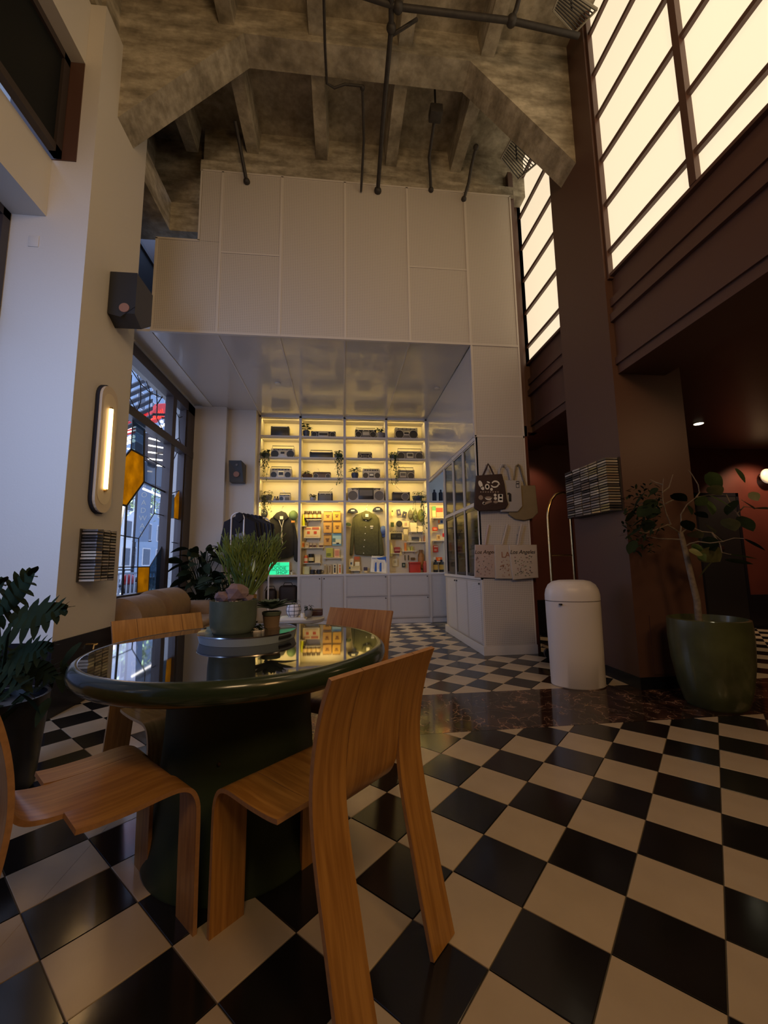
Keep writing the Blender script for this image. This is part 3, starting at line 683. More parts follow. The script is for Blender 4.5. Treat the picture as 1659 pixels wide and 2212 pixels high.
boombox('boombox', 'bright silver boombox with raised handle, third row far left', (170, 357, 518), 3, M_silver, ((-.32, .35, .29), (.32, .35, .29)), 1.22, (-.12, .14, .15, .72, M_cream, M_dark), 6)
boombox('boombox', 'small brown boombox with two round speakers beside a brown basket', (537, 690, 552), 3, M_brownp, ((-.34, .4, .34), (.34, .4, .34)), 1.12, None, 3, (-.1, -.25, 1.7))
boombox('boombox', 'light silver boombox right of the broad leaved plant, third row', (960, 1112, 524), 3, M_silver, ((-.33, .36, .27), (.33, .36, .27)), 1.08, (-.13, .13, .2, .6, M_dark, M_cream), 6, (.1, -.2, 1.35))
boombox('radio', 'grey radio with one speaker on its right side, third row', (1262, 1404, 530), 3, M_grey, ((.28, .36, .33),), 1.28, (-.38, -.02, .2, .75, M_silver, M_grey), 3, (.1, -.2, 1.5))
boombox('radio', 'small silver radio with one speaker at left, lowest lit row', (247, 345, 744), 4, M_silver, ((-.28, .38, .32),), 1.32, (.02, .4, .15, .6, M_grey, None), 3, (.2, -.3, 1.9))
boombox('radio', 'upright dark radio with square handle beside a grey plant pot', (578, 706, 730), 4, M_dark, (), 1.20, (-.42, .42, .08, .8, M_grey, None), 3, (.1, .5, 1.7))
boombox('boombox', 'largest boombox, pale with two big round speakers, filling its cubby', (833, 1145, 683), 4, M_silver, ((-.36, .42, .34), (.36, .42, .34)), None, (-.21, .21, .16, .98, M_dark, M_grey), 7, grill=M_grey)
boombox('radio', 'flat black record player with one round speaker, lowest row right', (1216, 1365, 720), 4, M_dark, ((.22, .5, .36),), None, None, 0, (.1, -.4, 1.9), grill=M_grey)

# plants on the shelves
def leaf_mb(mb, base, d, length, width, bend=.3, mi=0, seg=4, fold=.15, roll=0):
    d = Vector(d).normalized(); side = d.cross(Vector((0, 0, 1)))
    side = side.normalized() if side.length > .05 else Vector((1, 0, 0))
    if roll: side = Matrix.Rotation(roll, 3, d) @ side
    up = side.cross(d).normalized(); vs = []; fs = []
    for i in range(seg+1):
        t = i/seg; w = width*.5*math.sin(math.pi*min(1, .08+t*.92))**.8 if i < seg else 0.0015
        c = Vector(base)+d*length*t - Vector((0, 0, 1))*bend*length*t*t
        vs += [c-side*w+up*fold*w, c, c+side*w+up*fold*w]
    for i in range(seg): a = i*3; fs += [(a, a+1, a+4, a+3), (a+1, a+2, a+5, a+4)]
    return mb.add(vs, fs, mi, True)
rnd = random.Random(7)
def bushy(mb, c, rx, rz, n, ln, wd, up=.5):
    for k in range(n):
        a = rnd.uniform(0, 6.283); e = rnd.uniform(-.2, 1.2)*up; r = rnd.uniform(.1, .8)
        b = Vector(c)+Vector((math.cos(a)*rx*r, math.sin(a)*rx*r*.8, rnd.uniform(-.2, .9)*rz))
        leaf_mb(mb, b, (math.cos(a), math.sin(a), e), ln*rnd.uniform(.7, 1.2), wd*rnd.uniform(.7, 1.2), rnd.uniform(.1, .7), seg=3)
def shelf_plant(label, rect, row, potm, potw=.11, hang=0, potx=.5, style=0, group='potted plants on the lit shelves', lm=None):
    x0, x1, yt = rect; zb = ZSH[row]+.0125; Y = YF+.11
    A = PY(*c1(x0, yt), Y); B = PY(*c1(x1, yt), Y); cx = A.x+(B.x-A.x)*potx; W = B.x-A.x; H = A.z-zb
    t = thing('potted_plant', label, 'plant', (cx, Y, zb), group); ph = min(.13, H*.45)
    MB().lathe([(potw*.36, 0), (potw*.5, ph*.6), (potw*.5, ph), (potw*.44, ph), (potw*.42, ph*.85)], (cx, Y, zb), 18).build('pot', potm, t)
    lv = MB()
    if style == 0: bushy(lv, (cx+(.5-potx)*W*.5, Y, zb+ph+.02), W*.42, H-ph-.04, 46, .055, .035)
    if style == 1:
        for k in range(16):
            a = rnd.uniform(0, 6.28); e = Vector((cx+math.cos(a)*W*.42*rnd.uniform(.4, 1), Y-.02+math.sin(a)*.05, zb+ph+rnd.uniform(.2, 1)*(H-ph-.03)))
            lv.tube([(cx, Y, zb+ph*.9), e], .003, 5); leaf_mb(lv, e, (math.cos(a), -.3, .2), .085, .06, .4)
    if hang:
        for k in range(9):
            xx = cx+rnd.uniform(-.5, .5)*W*.8; L_ = hang*rnd.uniform(.35, 1); pts = [(cx+(xx-cx)*.4, Y-.02, zb+ph)]; pts.append((xx, YF-.015, zb+ph*.8)); n = 6
            for j in range(1, n+1): pts.append((xx+rnd.uniform(-.02, .02), YF-.02-rnd.uniform(0, .01), zb+ph*.8-L_*j/n))
            lv.tube(pts, .0025, 4)
            for j in range(1, len(pts)):
                for _ in range(3): leaf_mb(lv, Vector(pts[j])+Vector((0, 0, rnd.uniform(-.02, .02))), (rnd.uniform(-1, 1), -.4, -.4), .036, .026, .2, seg=2)
    o = lv.build('foliage', lm or M_leaf, t, recalc=False); o['kind'] = 'stuff'
    return t
M_potgrey = mat('grey_pot', (.22, .20, .18), .6); M_potdark = mat('dark_blue_pot', (.05, .06, .09), .4); M_basket = mat('brown_basket', (.15, .075, .035), .8, noise=.3, nscale=60, bump=.5)
shelf_plant('leafy plant in a dark blue pot at the left of the top row', (450, 520, 133), 1, M_potdark, .13, potx=.45, style=1)
shelf_plant('small plant in a round grey pot beside the black boombox, top row', (1068, 1145, 165), 1, M_potgrey, .17, potx=.6)
shelf_plant('trailing plant hanging below the second shelf at the far left', (95, 176, 345), 2, M_potdark, .16, .55)
shelf_plant('trailing string plant hanging between the second and third cubbies', (715, 796, 365), 2, M_potdark, .16, .60)
shelf_plant('long trailing plant beside the wide grey boombox at right', (1182, 1266, 375), 2, M_potdark, .16, .62)
shelf_plant('low green plant in a brown basket, third row', (445, 535, 538), 3, M_basket, .20)
shelf_plant('broad leaved plant in a dark blue pot, third row middle', (840, 950, 505), 3, M_potdark, .14, style=1, potx=.5)
shelf_plant('pothos in a grey green pot spilling over the lowest row at far left', (75, 212, 700), 4, M_potgrey, .20, .35, lm=M_leafb)
shelf_plant('round clipped plant in a pale grey pot, lowest row', (505, 567, 735), 4, M_silver, .12)
shelf_plant('pothos trailing down at the right end of the lowest lit row', (1382, 1530, 705), 4, M_potdark, .20, .72, potx=.3)
# little cups beside the small silver radio
for k, (x, lb) in enumerate(((212, 'tiny round trinket nearest the pothos on the lowest row'), (234, 'tiny dark trinket beside the small silver radio'))):
    p = PY(*c1(x, 790), YF+.1); t = thing('trinket', lb, 'ornament', (p.x, p.y, ZSH[4]+.0125))
    MB().lathe([(.018, 0), (.028, .02), (.026, .05), (.012, .06), (.014, .07)], (p.x, p.y, ZSH[4]+.0125), 12).build('body', M_brownp if k else M_silver, t)
    MB().ball((p.x, p.y, ZSH[4]+.09), .016).build('top', M_dark, t)

# ------------------------------------------------------------------ clothes and goods in the lower bays
def outline_obj(name, pts, y, th, mtl, parent, bev=.02, bulge=0):
    bm = bmesh.new(); vs = [bm.verts.new((p[0], y, p[1])) for p in pts]; f = bm.faces.new(vs)
    r = bmesh.ops.extrude_face_region(bm, geom=[f]); nv = [e for e in r['geom'] if isinstance(e, bmesh.types.BMVert)]
    for v in nv: v.co.y -= th
    bmesh.ops.recalc_face_normals(bm, faces=bm.faces)
    fe = [e for e in bm.edges if all(abs(v.co.y-(y-th)) < 1e-6 for v in e.verts)]
    try: bmesh.ops.bevel(bm, geom=fe, offset=min(bev, th*.9), segments=3, profile=.5, affect='EDGES')
    except Exception: pass
    return MB().bm(bm, 0, True).build(name, mtl, parent)
def gp(x, y, Y=7.90, f=c2): p = PY(*f(x, y), Y); return (p.x, p.z)
c5s = 210/1659
def c7(x, y): return (640+x*c5s, 1085+y*c5s)
c8s = 220/1659
def c8(x, y): return (830+x*c8s, 1085+y*c8s)
M_olive = mat('olive_fabric', (.10, .095, .035), .85, noise=.15, nscale=25, bump=.25, bscale=14)
M_blackf = mat('black_fleece', (.022, .020, .020), .9, noise=.2, nscale=20, bump=.3, bscale=14)
def garment(name, label, cat, body, sl, sr, collar, Y, mtl, f, buttons=(), extra=None):
    p0 = gp(*body[0], Y, f); t = thing(name, label, cat, (p0[0], Y, p0[1]))
    outline_obj('torso', [gp(*p, Y, f) for p in body], Y, .07, mtl, t)
    outline_obj('sleeve', [gp(*p, Y, f) for p in sl], Y, .055, mtl, t); outline_obj('sleeve', [gp(*p, Y, f) for p in sr], Y, .055, mtl, t)
    outline_obj('collar', [gp(*p, Y, f) for p in collar], Y-.05, .045, mtl, t, .012)
    for b in buttons:
        x, z = gp(*b, Y, f); MB().tube([(x, Y-.07, z), (x, Y-.078, z)], .010, 10).build('button', M_cream, t)
    x, z = gp(*extra, Y, f); MB().box((x-.03, Y-.103, z-.03), (x+.03, Y-.0965, z+.03)).build('neck_label', M_cream, t)
    hx, hz = x, z+.1
    MB().tube([(hx, Y-.03, hz), (hx, Y-.03, hz+.10), (hx+.02, Y-.03, hz+.13), (hx, Y+.05, hz+.13)], .004, 6).build('hanger_hook', M_chrome, t)
    return t
g1 = garment('jacket', 'olive green button jacket hanging in the third bay', 'jacket',
    [(1010, 220), (1130, 170), (1180, 155), (1240, 165), (1360, 220), (1410, 330), (1400, 600), (1410, 900), (1290, 912), (1150, 908), (1000, 890), (985, 600), (975, 330)],
    [(1010, 222), (965, 270), (945, 420), (925, 640), (912, 890), (930, 912), (960, 905), (985, 640), (1000, 400)],
    [(1362, 222), (1405, 280), (1430, 420), (1465, 620), (1495, 900), (1440, 915), (1405, 890), (1400, 600), (1385, 400)],
    [(1120, 180), (1180, 150), (1255, 170), (1285, 270), (1230, 320), (1190, 300), (1130, 300), (1105, 230)], 7.93, M_olive, c7,
    [(1185, 318), (1178, 428), (1172, 538), (1162, 648), (1150, 760), (1145, 870)], (1200, 235))
x, z = gp(1288, 425, 7.85, c7); MB().box((x-.03, 7.853, z+.004), (x+.03, 7.86, z+.03)).box((x-.022, 7.853, z-.028), (x+.022, 7.86, z-.01)).build('chest_badge', M_cream, g1)
c9s = 220/1521
def c9(x, y): return (460+x*c9s, 980+y*c9s)
g2 = garment('hooded_sweatshirt', 'black hooded sweatshirt with pale drawstrings in the first bay', 'hoodie',
    [(870, 970), (960, 920), (1080, 920), (1150, 960), (1200, 1010), (1215, 1300), (1210, 1520), (1120, 1560), (960, 1585), (850, 1560), (830, 1300), (830, 1080)],
    [(870, 970), (830, 1010), (800, 1150), (770, 1320), (745, 1460), (790, 1490), (840, 1420), (860, 1200)],
    [(1160, 975), (1215, 1030), (1245, 1150), (1268, 1320), (1285, 1600), (1250, 1620), (1215, 1590), (1200, 1400), (1190, 1150)],
    [(905, 950), (960, 890), (1030, 862), (1100, 890), (1140, 960), (1080, 1010), (1030, 1060), (985, 1010)], 7.90, M_blackf, c9, (), (1035, 965))
for pts in ([(998, 1000), (1040, 1110), (1025, 1340)], [(1066, 1000), (1040, 1110), (1048, 1345)]):
    q = [gp(*p, 7.9, c9) for p in pts]; MB().tube([(a, 7.80, b) for a, b in q], .007, 6).build('drawstring', M_cream, g2)
def cap(name, label, c, r, f, mtl, front=False, Y=7.93, badge=None, tilt=0, squash=1.0, group=None):
    x, z = gp(*c, Y, f); t = thing(name, label, 'cap', (x, Y, z), group)
    prof = [(r*math.cos(a*math.pi/16), r*.85*math.sin(a*math.pi/16)) for a in range(0, 9)]
    mb = MB().lathe(prof, (0, 0, 0), 20, smooth=True)
    Mx = Matrix.Translation((x, Y-.01, z)) @ Matrix.Rotation(tilt, 4, 'Y') @ (Matrix.Rotation(R(90), 4, 'X') if front else Matrix.Identity(4)) @ Matrix.Diagonal((squash, .55 if not front else 1.2, 1, 1))
    mb.xf(Mx).build('crown', mtl, t)
    br = MB()
    if front: br.prism([(-.7*r, 0, -.9*r), (.7*r, 0, -.9*r), (.75*r, 0, -1.4*r), (.4*r, 0, -1.75*r), (-.4*r, 0, -1.75*r), (-.75*r, 0, -1.4*r)], (0, .012, 0))
    else: br.prism([(-.2*r, -.5*r, .0), (r*.75, -.5*r, 0), (r*.9, -.9*r, -.01), (.3*r, -1.15*r, -.02), (-.3*r, -.9*r, -.01)], (0, 0, .01))
    M2 = Matrix.Translation((x, Y-.01, z)) @ Matrix.Rotation(tilt, 4, 'Y') @ Matrix.Diagonal((squash, 1, 1, 1))
    br.xf(M2).build('brim', mtl, t)
    if badge: MB().box((x-.035, Y-r*.62, z+r*.25), (x+.035, Y-r*.55, z+r*.48)).build('badge', badge, t)
    return t
M_navy = mat('navy_cloth', (.018, .022, .045), .85); M_bluecl = mat('blue_cloth', (.09, .15, .38), .85); M_grcl = mat('green_cloth', (.10, .16, .07), .85); M_dgr = mat('dark_green_cloth', (.04, .065, .035), .85)
M_org = mat('orange_print', (.75, .28, .04), .6)
cap('cap', 'dark cap with pale lettering left of the olive jacket collar', (963, 180), .105, c7, M_navy, badge=M_cream)
cap('cap', 'dark cap with oval badge right of the olive jacket collar', (1390, 155), .105, c7, M_navy, badge=M_cream)
cap('cap', 'small dark green cap half hidden at the left of the olive jacket', (880, 395), .065, c7, M_dgr)
cap('cap', 'blue cap hanging under the right sleeve of the olive jacket', (1485, 480), .075, c7, M_bluecl, True)
cap('cap', 'green cap with an orange patch beside the black hoodie', (1200, 925), .085, c9, M_grcl, True, badge=None)
x, z = gp(1195, 1015, 7.78, c9); 
o = cap('cap', 'grey blue cap hanging at the left edge of the first bay', (752, 900), .085, c9, M_navy, True, tilt=.3)
# orange patch as its own badge on the green cap
for ob in bpy.data.objects:
    if ob.get('label', '').startswith('green cap with'):
        MB().rbox((x-.035, 7.80, z-.02), (x+.035, 7.812, z+.02), .006).build('badge', M_org, ob)
# small wall shelves
def wshelf(x0, x1, y, f, label):
    a, z = gp(x0, y, 7.9, f); b, _ = gp(x1, y, 7.9, f)
    t = thing('wall_shelf', label, 'shelf', ((a+b)/2, 7.9, z)); MB().box((a, 7.84, z-.012), (b, YBK, z)).build('board', M_cream, t)
    for u in (a+.02, b-.03): MB().box((u, 7.90, z-.05), (u+.01, YBK, z-.012)).build('bracket', M_trimw, t)
    return z
Zs = {}
Zs['a'] = wshelf(180, 430, 298, c7, 'small white shelf under the four coffee jars')
Zs['b'] = wshelf(130, 410, 605, c7, 'small white shelf under the board with two orange maple leaves')
Zs['c'] = wshelf(85, 470, 775, c7, 'small white shelf below the middle of the second bay, left')
Zs['d'] = wshelf(120, 420, 1035, c7, 'small white shelf carrying the black tin and orange doll')
Zs['e'] = wshelf(470, 770, 950, c7, 'small white shelf under the green and pink packs')
Zs['f'] = wshelf(85, 180, 405, c7, 'tiny white ledge under the yellow bottle')
Zs['g'] = wshelf(420, 640, 480, c8, 'small white shelf under two blank cards in the fourth bay')
Zs['h'] = wshelf(380, 700, 645, c8, 'small white shelf with little tubes and bars in the fourth bay')
Zs['i'] = wshelf(290, 520, 795, c8, 'small white shelf under the orange candle and jars')
Zs['j'] = wshelf(100, 260, 830, c8, 'small white shelf under the red patterned pouch')
Zs['k'] = wshelf(780, 990, 255, c8, 'upper small shelf of the narrow right bay')
Zs['l'] = wshelf(790, 990, 625, c8, 'middle small shelf of the narrow right bay')
Zs['m'] = wshelf(800, 990, 960, c8, 'low small shelf over the two dark bottles')
Zs['n'] = wshelf(930, 1090, 1160, c7, 'low white stand under the notebooks in the third bay')
def cm(h): return S('print_'+h, h, rough=.6)
def pack(name, label, cat, rect, f, colr, depth=.02, Y=None, bands=(), tilt=0, hook=False):
    """a flat printed pack / card / book; bands: (u0,v0,u1,v1,colour) prints on its front"""
    x0, y0, x1, y1 = rect; Y = Y or 7.93
    a, z1 = gp(x0, y0, Y, f); b, z0 = gp(x1, y1, Y, f)
    t = thing(name, label, cat, ((a+b)/2, Y, z0))
    Rm = Matrix.Translation(((a+b)/2, 0, (z0+z1)/2)) @ Matrix.Rotation(tilt, 4, 'Y') @ Matrix.Translation((-(a+b)/2, 0, -(z0+z1)/2))
    MB().rbox((a, Y, z0), (b, Y+depth, z1), .004, 1).xf(Rm).build('body', cm(colr), t)
    for bi, (u0, v0, u1, v1, c) in enumerate(bands):
        MB().box((a+(b-a)*u0, Y-.003-.0012*bi, z0+(z1-z0)*v0), (a+(b-a)*u1, Y+.001, z0+(z1-z0)*v1)).xf(Rm).build('print', cm(c), t)
    if hook: MB().tube([((a+b)/2, Y+depth/2, z1-.005), ((a+b)/2, Y+depth/2, z1+.02), ((a+b)/2, YBK, z1+.03)], .002, 5).build('hook', M_chrome, t)
    return t
def jar(name, label, cat, c, w, h, f, colr, lid='202020', band=None, neck=.8, Y=7.89, z=None):
    x, z0 = gp(*c, Y, f); z0 = z if z is not None else z0; t = thing(name, label, cat, (x, Y, z0))
    MB().lathe([(w*.46, 0), (w*.5, .006), (w*.5, h*.72), (w*.5*neck, h*.84), (w*.5*neck, h*.86)], (x, Y, z0), 18).build('body', cm(colr), t)
    MB().lathe([(w*.5*neck*1.05, h*.86), (w*.5*neck*1.05, h)], (x, Y, z0), 18).build('lid', cm(lid), t)
    if band: MB().lathe([(w*.505, h*.2), (w*.505, h*.6)], (x, Y, z0), 18).build('label', cm(band), t)
    return t
for k, (x, n_) in enumerate(((168, 'leftmost'), (238, 'second from left'), (314, 'third from left'), (392, 'rightmost'))):
    jar('coffee_jar', '%s of the four dark jars with cream labels, second bay' % n_, 'jar', (x, 296), .085, .165, c7, '3a2412', '54402a', 'd8b87a', z=Zs['a']+.0005)
jar('bottle', 'bright yellow bottle on the tiny ledge in the second bay', 'bottle', (125, 400), .055, .22, c7, 'd8e020', 'd0d820', z=Zs['f']+.0005)
jar('jar', 'dark squat jar beside the bright yellow bottle', 'jar', (162, 402), .04, .09, c7, '6a5a30', z=Zs['f']+.0005)
kraft = ((465, 155, 610, 318, 'top left'), (625, 150, 755, 312, 'top right'), (462, 325, 605, 522, 'middle left'), (630, 325, 770, 522, 'middle right'), (468, 548, 600, 735, 'lowest'))
for k, (x0, y0, x1, y1, n_) in enumerate(kraft):
    c_ = 'c99a4c' if 'left' in n_ or n_ == 'lowest' else 'd9a840'
    pack('kraft_bag', '%s kraft paper bag with dark script, second bay' % n_, 'bag', (x0, y0, x1, y1), c7, c_, .04, 7.90, ((.25, .55, .75, .62, '5a3a18'), (.35, .35, .65, .5, '7a4a20'), (0, .94, 1, 1, '6a4a20')), hook=True)
pack('greeting_board', 'cream board with two orange maple leaves, second bay', 'board', (130, 420, 410, 598), c7, 'e2cf9c', .02, 7.90, ((.08, .76, .42, .9, 'c47850'), (.5, .74, .92, .96, 'c06848'), (.2, .33, .36, .58, 'cc5a20'), (.6, .33, .78, .58, 'c84a20'), (.1, .1, .9, .14, 'b89a68')))
pack('travel_poster', 'blue and white coast picture board in the second bay', 'poster', (612, 530, 772, 740), c7, '78a8b8', .012, 7.92, ((.05, .5, .95, .8, 'a8ccd0'), (.05, .15, .95, .5, 'd8d8b0'), (.45, .12, .75, .24, '203040'), (.05, .3, .35, .6, '587a78')))
pack('snack_pack', 'small white and orange carton at left in the second bay', 'box', (88, 668, 140, 768), c7, 'e8c890', .04, 7.89, ((.3, .1, .9, .7, 'e07818'),))
pack('snack_pack', 'plain cream carton next to the orange carton, second bay', 'box', (150, 680, 215, 768), c7, 'dcc48c', .04, 7.89, ((.4, .4, .6, .6, '806030'),))
for k, (x0, x1) in enumerate(((225, 275), (285, 345), (385, 460))):
    pack('sticker_card', '%s brown topped card on the low shelf of the second bay' % ('left', 'middle', 'right')[k], 'card', (x0, 690, x1, 770), c7, 'd8c090', .02, 7.89, ((.05, .1, .95, .45, '5a3018'),))
pack('tea_pack', 'yellow green pack on the right shelf of the second bay', 'box', (508, 780, 625, 940), c7, 'b8b848', .04, 7.89, ((.1, .1, .7, .45, '707a28'),))
pack('card_box', 'pink and cream pack beside the yellow green pack', 'box', (648, 800, 740, 942), c7, 'e0b888', .03, 7.89, ((.15, .2, .85, .85, 'd08868'),))
jar('doll', 'orange and cream doll shaped jar beside the black tin', 'ornament', (165, 1030), .075, .15, c7, 'd85830', 'e8a040', 'e8d0a0', z=Zs['d']+.0005)
jar('tin', 'black tin with an oval cream label in the second bay', 'tin', (255, 1030), .10, .17, c7, '181410', '181410', 'd8c890', 1.0, z=Zs['d']+.0005)
pack('card_box', 'plain cream box right of the black tin', 'box', (318, 890, 410, 1030), c7, 'e0d0a0', .05, 7.87)
pack('gift_box', 'pale green box standing on the counter at the left of the second bay', 'box', (110, 1095, 225, 1225), c7, 'ccd0a0', .06, 7.86)
for k, (x, n_) in enumerate(((275, 'left'), (392, 'right'))):
    xx, _ = gp(x, 1205, 7.82, c7); t = thing('mug', '%s one of the two black mugs on the counter' % n_, 'mug', (xx, 7.82, ZC+.0045))
    MB().lathe([(.036, 0), (.046, .008), (.048, .085), (.043, .085), (.040, .02), (.001, .015)], (xx, 7.82, ZC+.0045), 20).build('body', M_dark, t)
    MB().tube([(xx+.045, 7.82, ZC+.075), (xx+.075, 7.82, ZC+.068), (xx+.078, 7.82, ZC+.035), (xx+.045, 7.82, ZC+.022)], .006, 8).build('handle', M_dark, t)
for k, (x0, x1, c_, n_) in enumerate(((470, 512, '8a7a5a', 'grey'), (548, 600, '8a6a4a', 'brown'))):
    pack('card_box', 'slim box with a %s stripe on the counter, second bay' % n_, 'box', (x0, 1060, x1, 1220), c7, 'cdb888', .03, 7.87, ((.3, .1, .7, .85, c_),))
for k, (x0, x1, c_, n_) in enumerate(((625, 690, '181818', 'black'), (712, 778, 'd86820', 'orange'))):
    pack('bookmark_card', 'cream card with a %s i shaped figure, second bay' % n_, 'card', (x0, 1048, x1, 1222), c7, 'e8d8a8', .02, 7.88, ((.32, .12, .68, .62, c_), (.32, .70, .68, .86, c_)))
# third bay goods
pack('notebook', 'white notebook with a blue base leaning in the third bay', 'notebook', (900, 965, 975, 1160), c7, 'e4dcc0', .015, 7.88, ((.1, .1, .95, .3, '3a62b0'), (.3, .5, .7, .7, '506070')), .05)
pack('book', 'orange topped book behind the notebook, third bay', 'book', (985, 925, 1090, 1060), c7, 'c88a3c', .02, 7.91, ((.05, .6, .9, .95, 'e0703a'),))
pack('note_card', 'small white card in front of the orange topped book', 'card', (1002, 1018, 1082, 1085), c7, 'f0e8c0', .008, 7.87)
pack('book', 'cream book lying upright at the bottom left of the third bay', 'book', (925, 1090, 1090, 1165), c7, 'd8c890', .02, 7.86, ((.1, .8, .9, .9, 'b8a870'),))
pack('trinket_box', 'small purple grey box on the counter under the olive jacket', 'box', (1150, 1108, 1215, 1165), c7, '4a4050', .04, 7.84)
pack('trinket_stand', 'tiny cream stand below the purple grey box', 'stand', (1158, 1168, 1210, 1200), c7, 'e0c890', .04, 7.84)
mt_ = pack('sign', 'white sign with a big letter m and blue corner, third bay', 'sign', (1275, 925, 1545, 1198), c7, 'f4efd8', .012, 7.80, (), .09)
mx_, mz_ = gp(1410, 1062, 7.795, c7)
M_blueprint = cm('2a62b8')
text('m', .33, (mx_, 7.795, mz_+.015), M_cream, mt_, 'letter', tilt=-.09, sx=.95)
_a = gp(1275, 925, 7.8, c7); _b = gp(1545, 1198, 7.8, c7)
bl_ = MB().prism([(_a[0]+.10, 7.797, _a[1]-.03), (_b[0]-.005, 7.797, _a[1]-.005), (_b[0]-.01, 7.797, _a[1]-.14), (mx_+.12, 7.797, mz_+.09), (mx_, 7.797, mz_+.095)], (0, -.002, 0)); bl_.build('print', M_blueprint, mt_)
MB().prism([(mx_-.085, 7.796, mz_-.135), (mx_-.045, 7.796, mz_-.135), (mx_-.045, 7.796, mz_+.05), (mx_-.065, 7.796, mz_+.06), (mx_-.085, 7.796, mz_+.04)], (0, -.002, 0)).build('print', M_blueprint, mt_)
MB().prism([(mx_+.01, 7.796, mz_-.135), (mx_+.05, 7.796, mz_-.135), (mx_+.05, 7.796, mz_+.05), (mx_+.03, 7.796, mz_+.06), (mx_+.01, 7.796, mz_+.04)], (0, -.002, 0)).build('print', M_blueprint, mt_)
text('metro', .05, (mx_-.07, 7.795, _a[1]-.035), M_blueprint, mt_, 'letter')
# fourth bay goods
pack('keychain', 'round ended key tag at the top left of the fourth bay', 'tag', (110, 120, 155, 225), c8, 'd8c890', .01, 7.92, ((.3, .6, .7, .9, '403828'),), hook=True)
pack('luggage_tag', 'purple tag hanging tilted at the top of the fourth bay', 'tag', (205, 115, 270, 215), c8, '3c3858', .012, 7.92, ((.35, .3, .65, .7, 'b8b0a8'),), -.2, True)
pack('luggage_tag', 'dark square tag hanging tilted beside the purple tag', 'tag', (295, 150, 362, 255), c8, '28283a', .012, 7.92, ((.4, .4, .62, .62, 'c8b878'),), .25, True)
for k, (x0, y0, x1, y1, n_, c_) in enumerate(((385, 120, 470, 285, 'grey', '605c48'), (470, 115, 545, 330, 'dark green', '585a34'), (545, 110, 660, 325, 'largest olive', '5c6024'))):
    a, z1 = gp(x0, y0, 7.9, c8); b, z0 = gp(x1, y1, 7.9, c8); t = thing('sling_bag', '%s hanging pouch bag in the fourth bay' % n_, 'bag', ((a+b)/2, 7.9, z0))
    MB().ball(((a+b)/2, 7.91, (z0+z1)/2), 1, ((b-a)/2, .045, (z1-z0)/2), 16, 12).build('body', S('cloth_'+c_, c_, rough=.9), t)
    MB().tube([((a+b)/2-.02, 7.91, z1-.02), ((a+b)/2, 7.91, z1+.035), ((a+b)/2+.02, 7.91, z1-.02)], .004, 6).build('strap', M_dgr, t)
    MB().rbox((a+.02, 7.862, (z0+z1)/2-.002), (b-.02, 7.872, (z0+z1)/2+.006), .002).build('zipper', M_dark, t)
pack('sock_pack', 'dark green socks hanging at the left of the fourth bay', 'socks', (105, 315, 160, 400), c8, '3c4c34', .02, 7.92, ((0, .85, 1, 1, 'd0c080'),), hook=True)
x, z = gp(243, 352, 7.93, c8); t = thing('patch', 'round black disc hanging in the fourth bay', 'badge', (x, 7.93, z)); MB().tube([(x, 7.93, z), (x, 7.915, z)], .062, 24).build('disc', M_dark, t); MB().tube([(x, 7.9165, z), (x, 7.913, z)], .04, 24).build('print', cm('2c2c28'), t)
pack('pin_card', 'card with two red strokes beside the black disc', 'card', (300, 310, 405, 420), c8, 'dcd0a8', .01, 7.92, ((.35, .35, .42, .8, 'a03830'), (.58, .35, .65, .8, 'a03830'), (0, 0, 1, .08, '302030')), hook=True)
pack('note_card', 'larger blank cream card on the fourth bay shelf', 'card', (425, 335, 535, 478), c8, 'f0e2b8', .012, 7.89)
pack('note_card', 'smaller blank cream card on the fourth bay shelf', 'card', (545, 388, 635, 478), c8, 'f0e2b8', .012, 7.89)
p1_, z1_ = gp(105, 470, 7.9, c8); p2_, z2_ = gp(295, 605, 7.9, c8)
t = pack('tote_pouch', 'black canvas pouch with script lettering, left of the fourth bay', 'bag', (105, 505, 290, 605), c8, '202020', .03, 7.90, ((.1, .3, .45, .7, '3c3c38'), (.6, .3, .9, .6, '383834')))
text('California', .065, ((p1_+p2_)/2, 7.90, z1_-.005), M_dark, t, 'lettering', shear=.3)
pack('note_card', 'small cream card between the pouch and the blank cards', 'card', (315, 440, 385, 525), c8, 'e4d4a4', .01, 7.92)
for k, (x0, x1, y0, c_, n_) in enumerate(((285, 315, 535, 'dcc890', 'cream'), (320, 378, 535, 'a09470', 'grey brown'))):
    pack('card_box', 'slim %s box hanging beside the black pouch' % n_, 'box', (x0, y0, x1, 620), c8, c_, .02, 7.91)
pack('pen_case', 'long low dark grey case on the small fourth bay shelf', 'case', (450, 565, 570, 612), c8, '50545a', .04, 7.88)
for k, (x, h, c_, n_) in enumerate(((585, .08, 'e0d8a8', 'pale'), (625, .10, 'c8a898', 'pinkish'))):
    jar('tube', '%s little tube on the small shelf of the fourth bay' % n_, 'tube', (x, 640), .026, h, c8, c_, c_, z=Zs['h']+.0005, neck=.7)
pack('chocolate_bar', 'dark upright bar beside the little tubes', 'bar', (672, 540, 698, 640), c8, '30283a', .02, 7.88)
pack('chocolate_bar', 'orange brown upright bar beside the dark bar', 'bar', (645, 542, 668, 640), c8, 'c88850', .02, 7.88)
t = thing('pouch', 'red patterned pouch on the left shelf of the fourth bay', 'bag', (gp(210, 780, 7.89, c8)[0], 7.89, Zs['j'])); a = gp(210, 780, 7.89, c8)
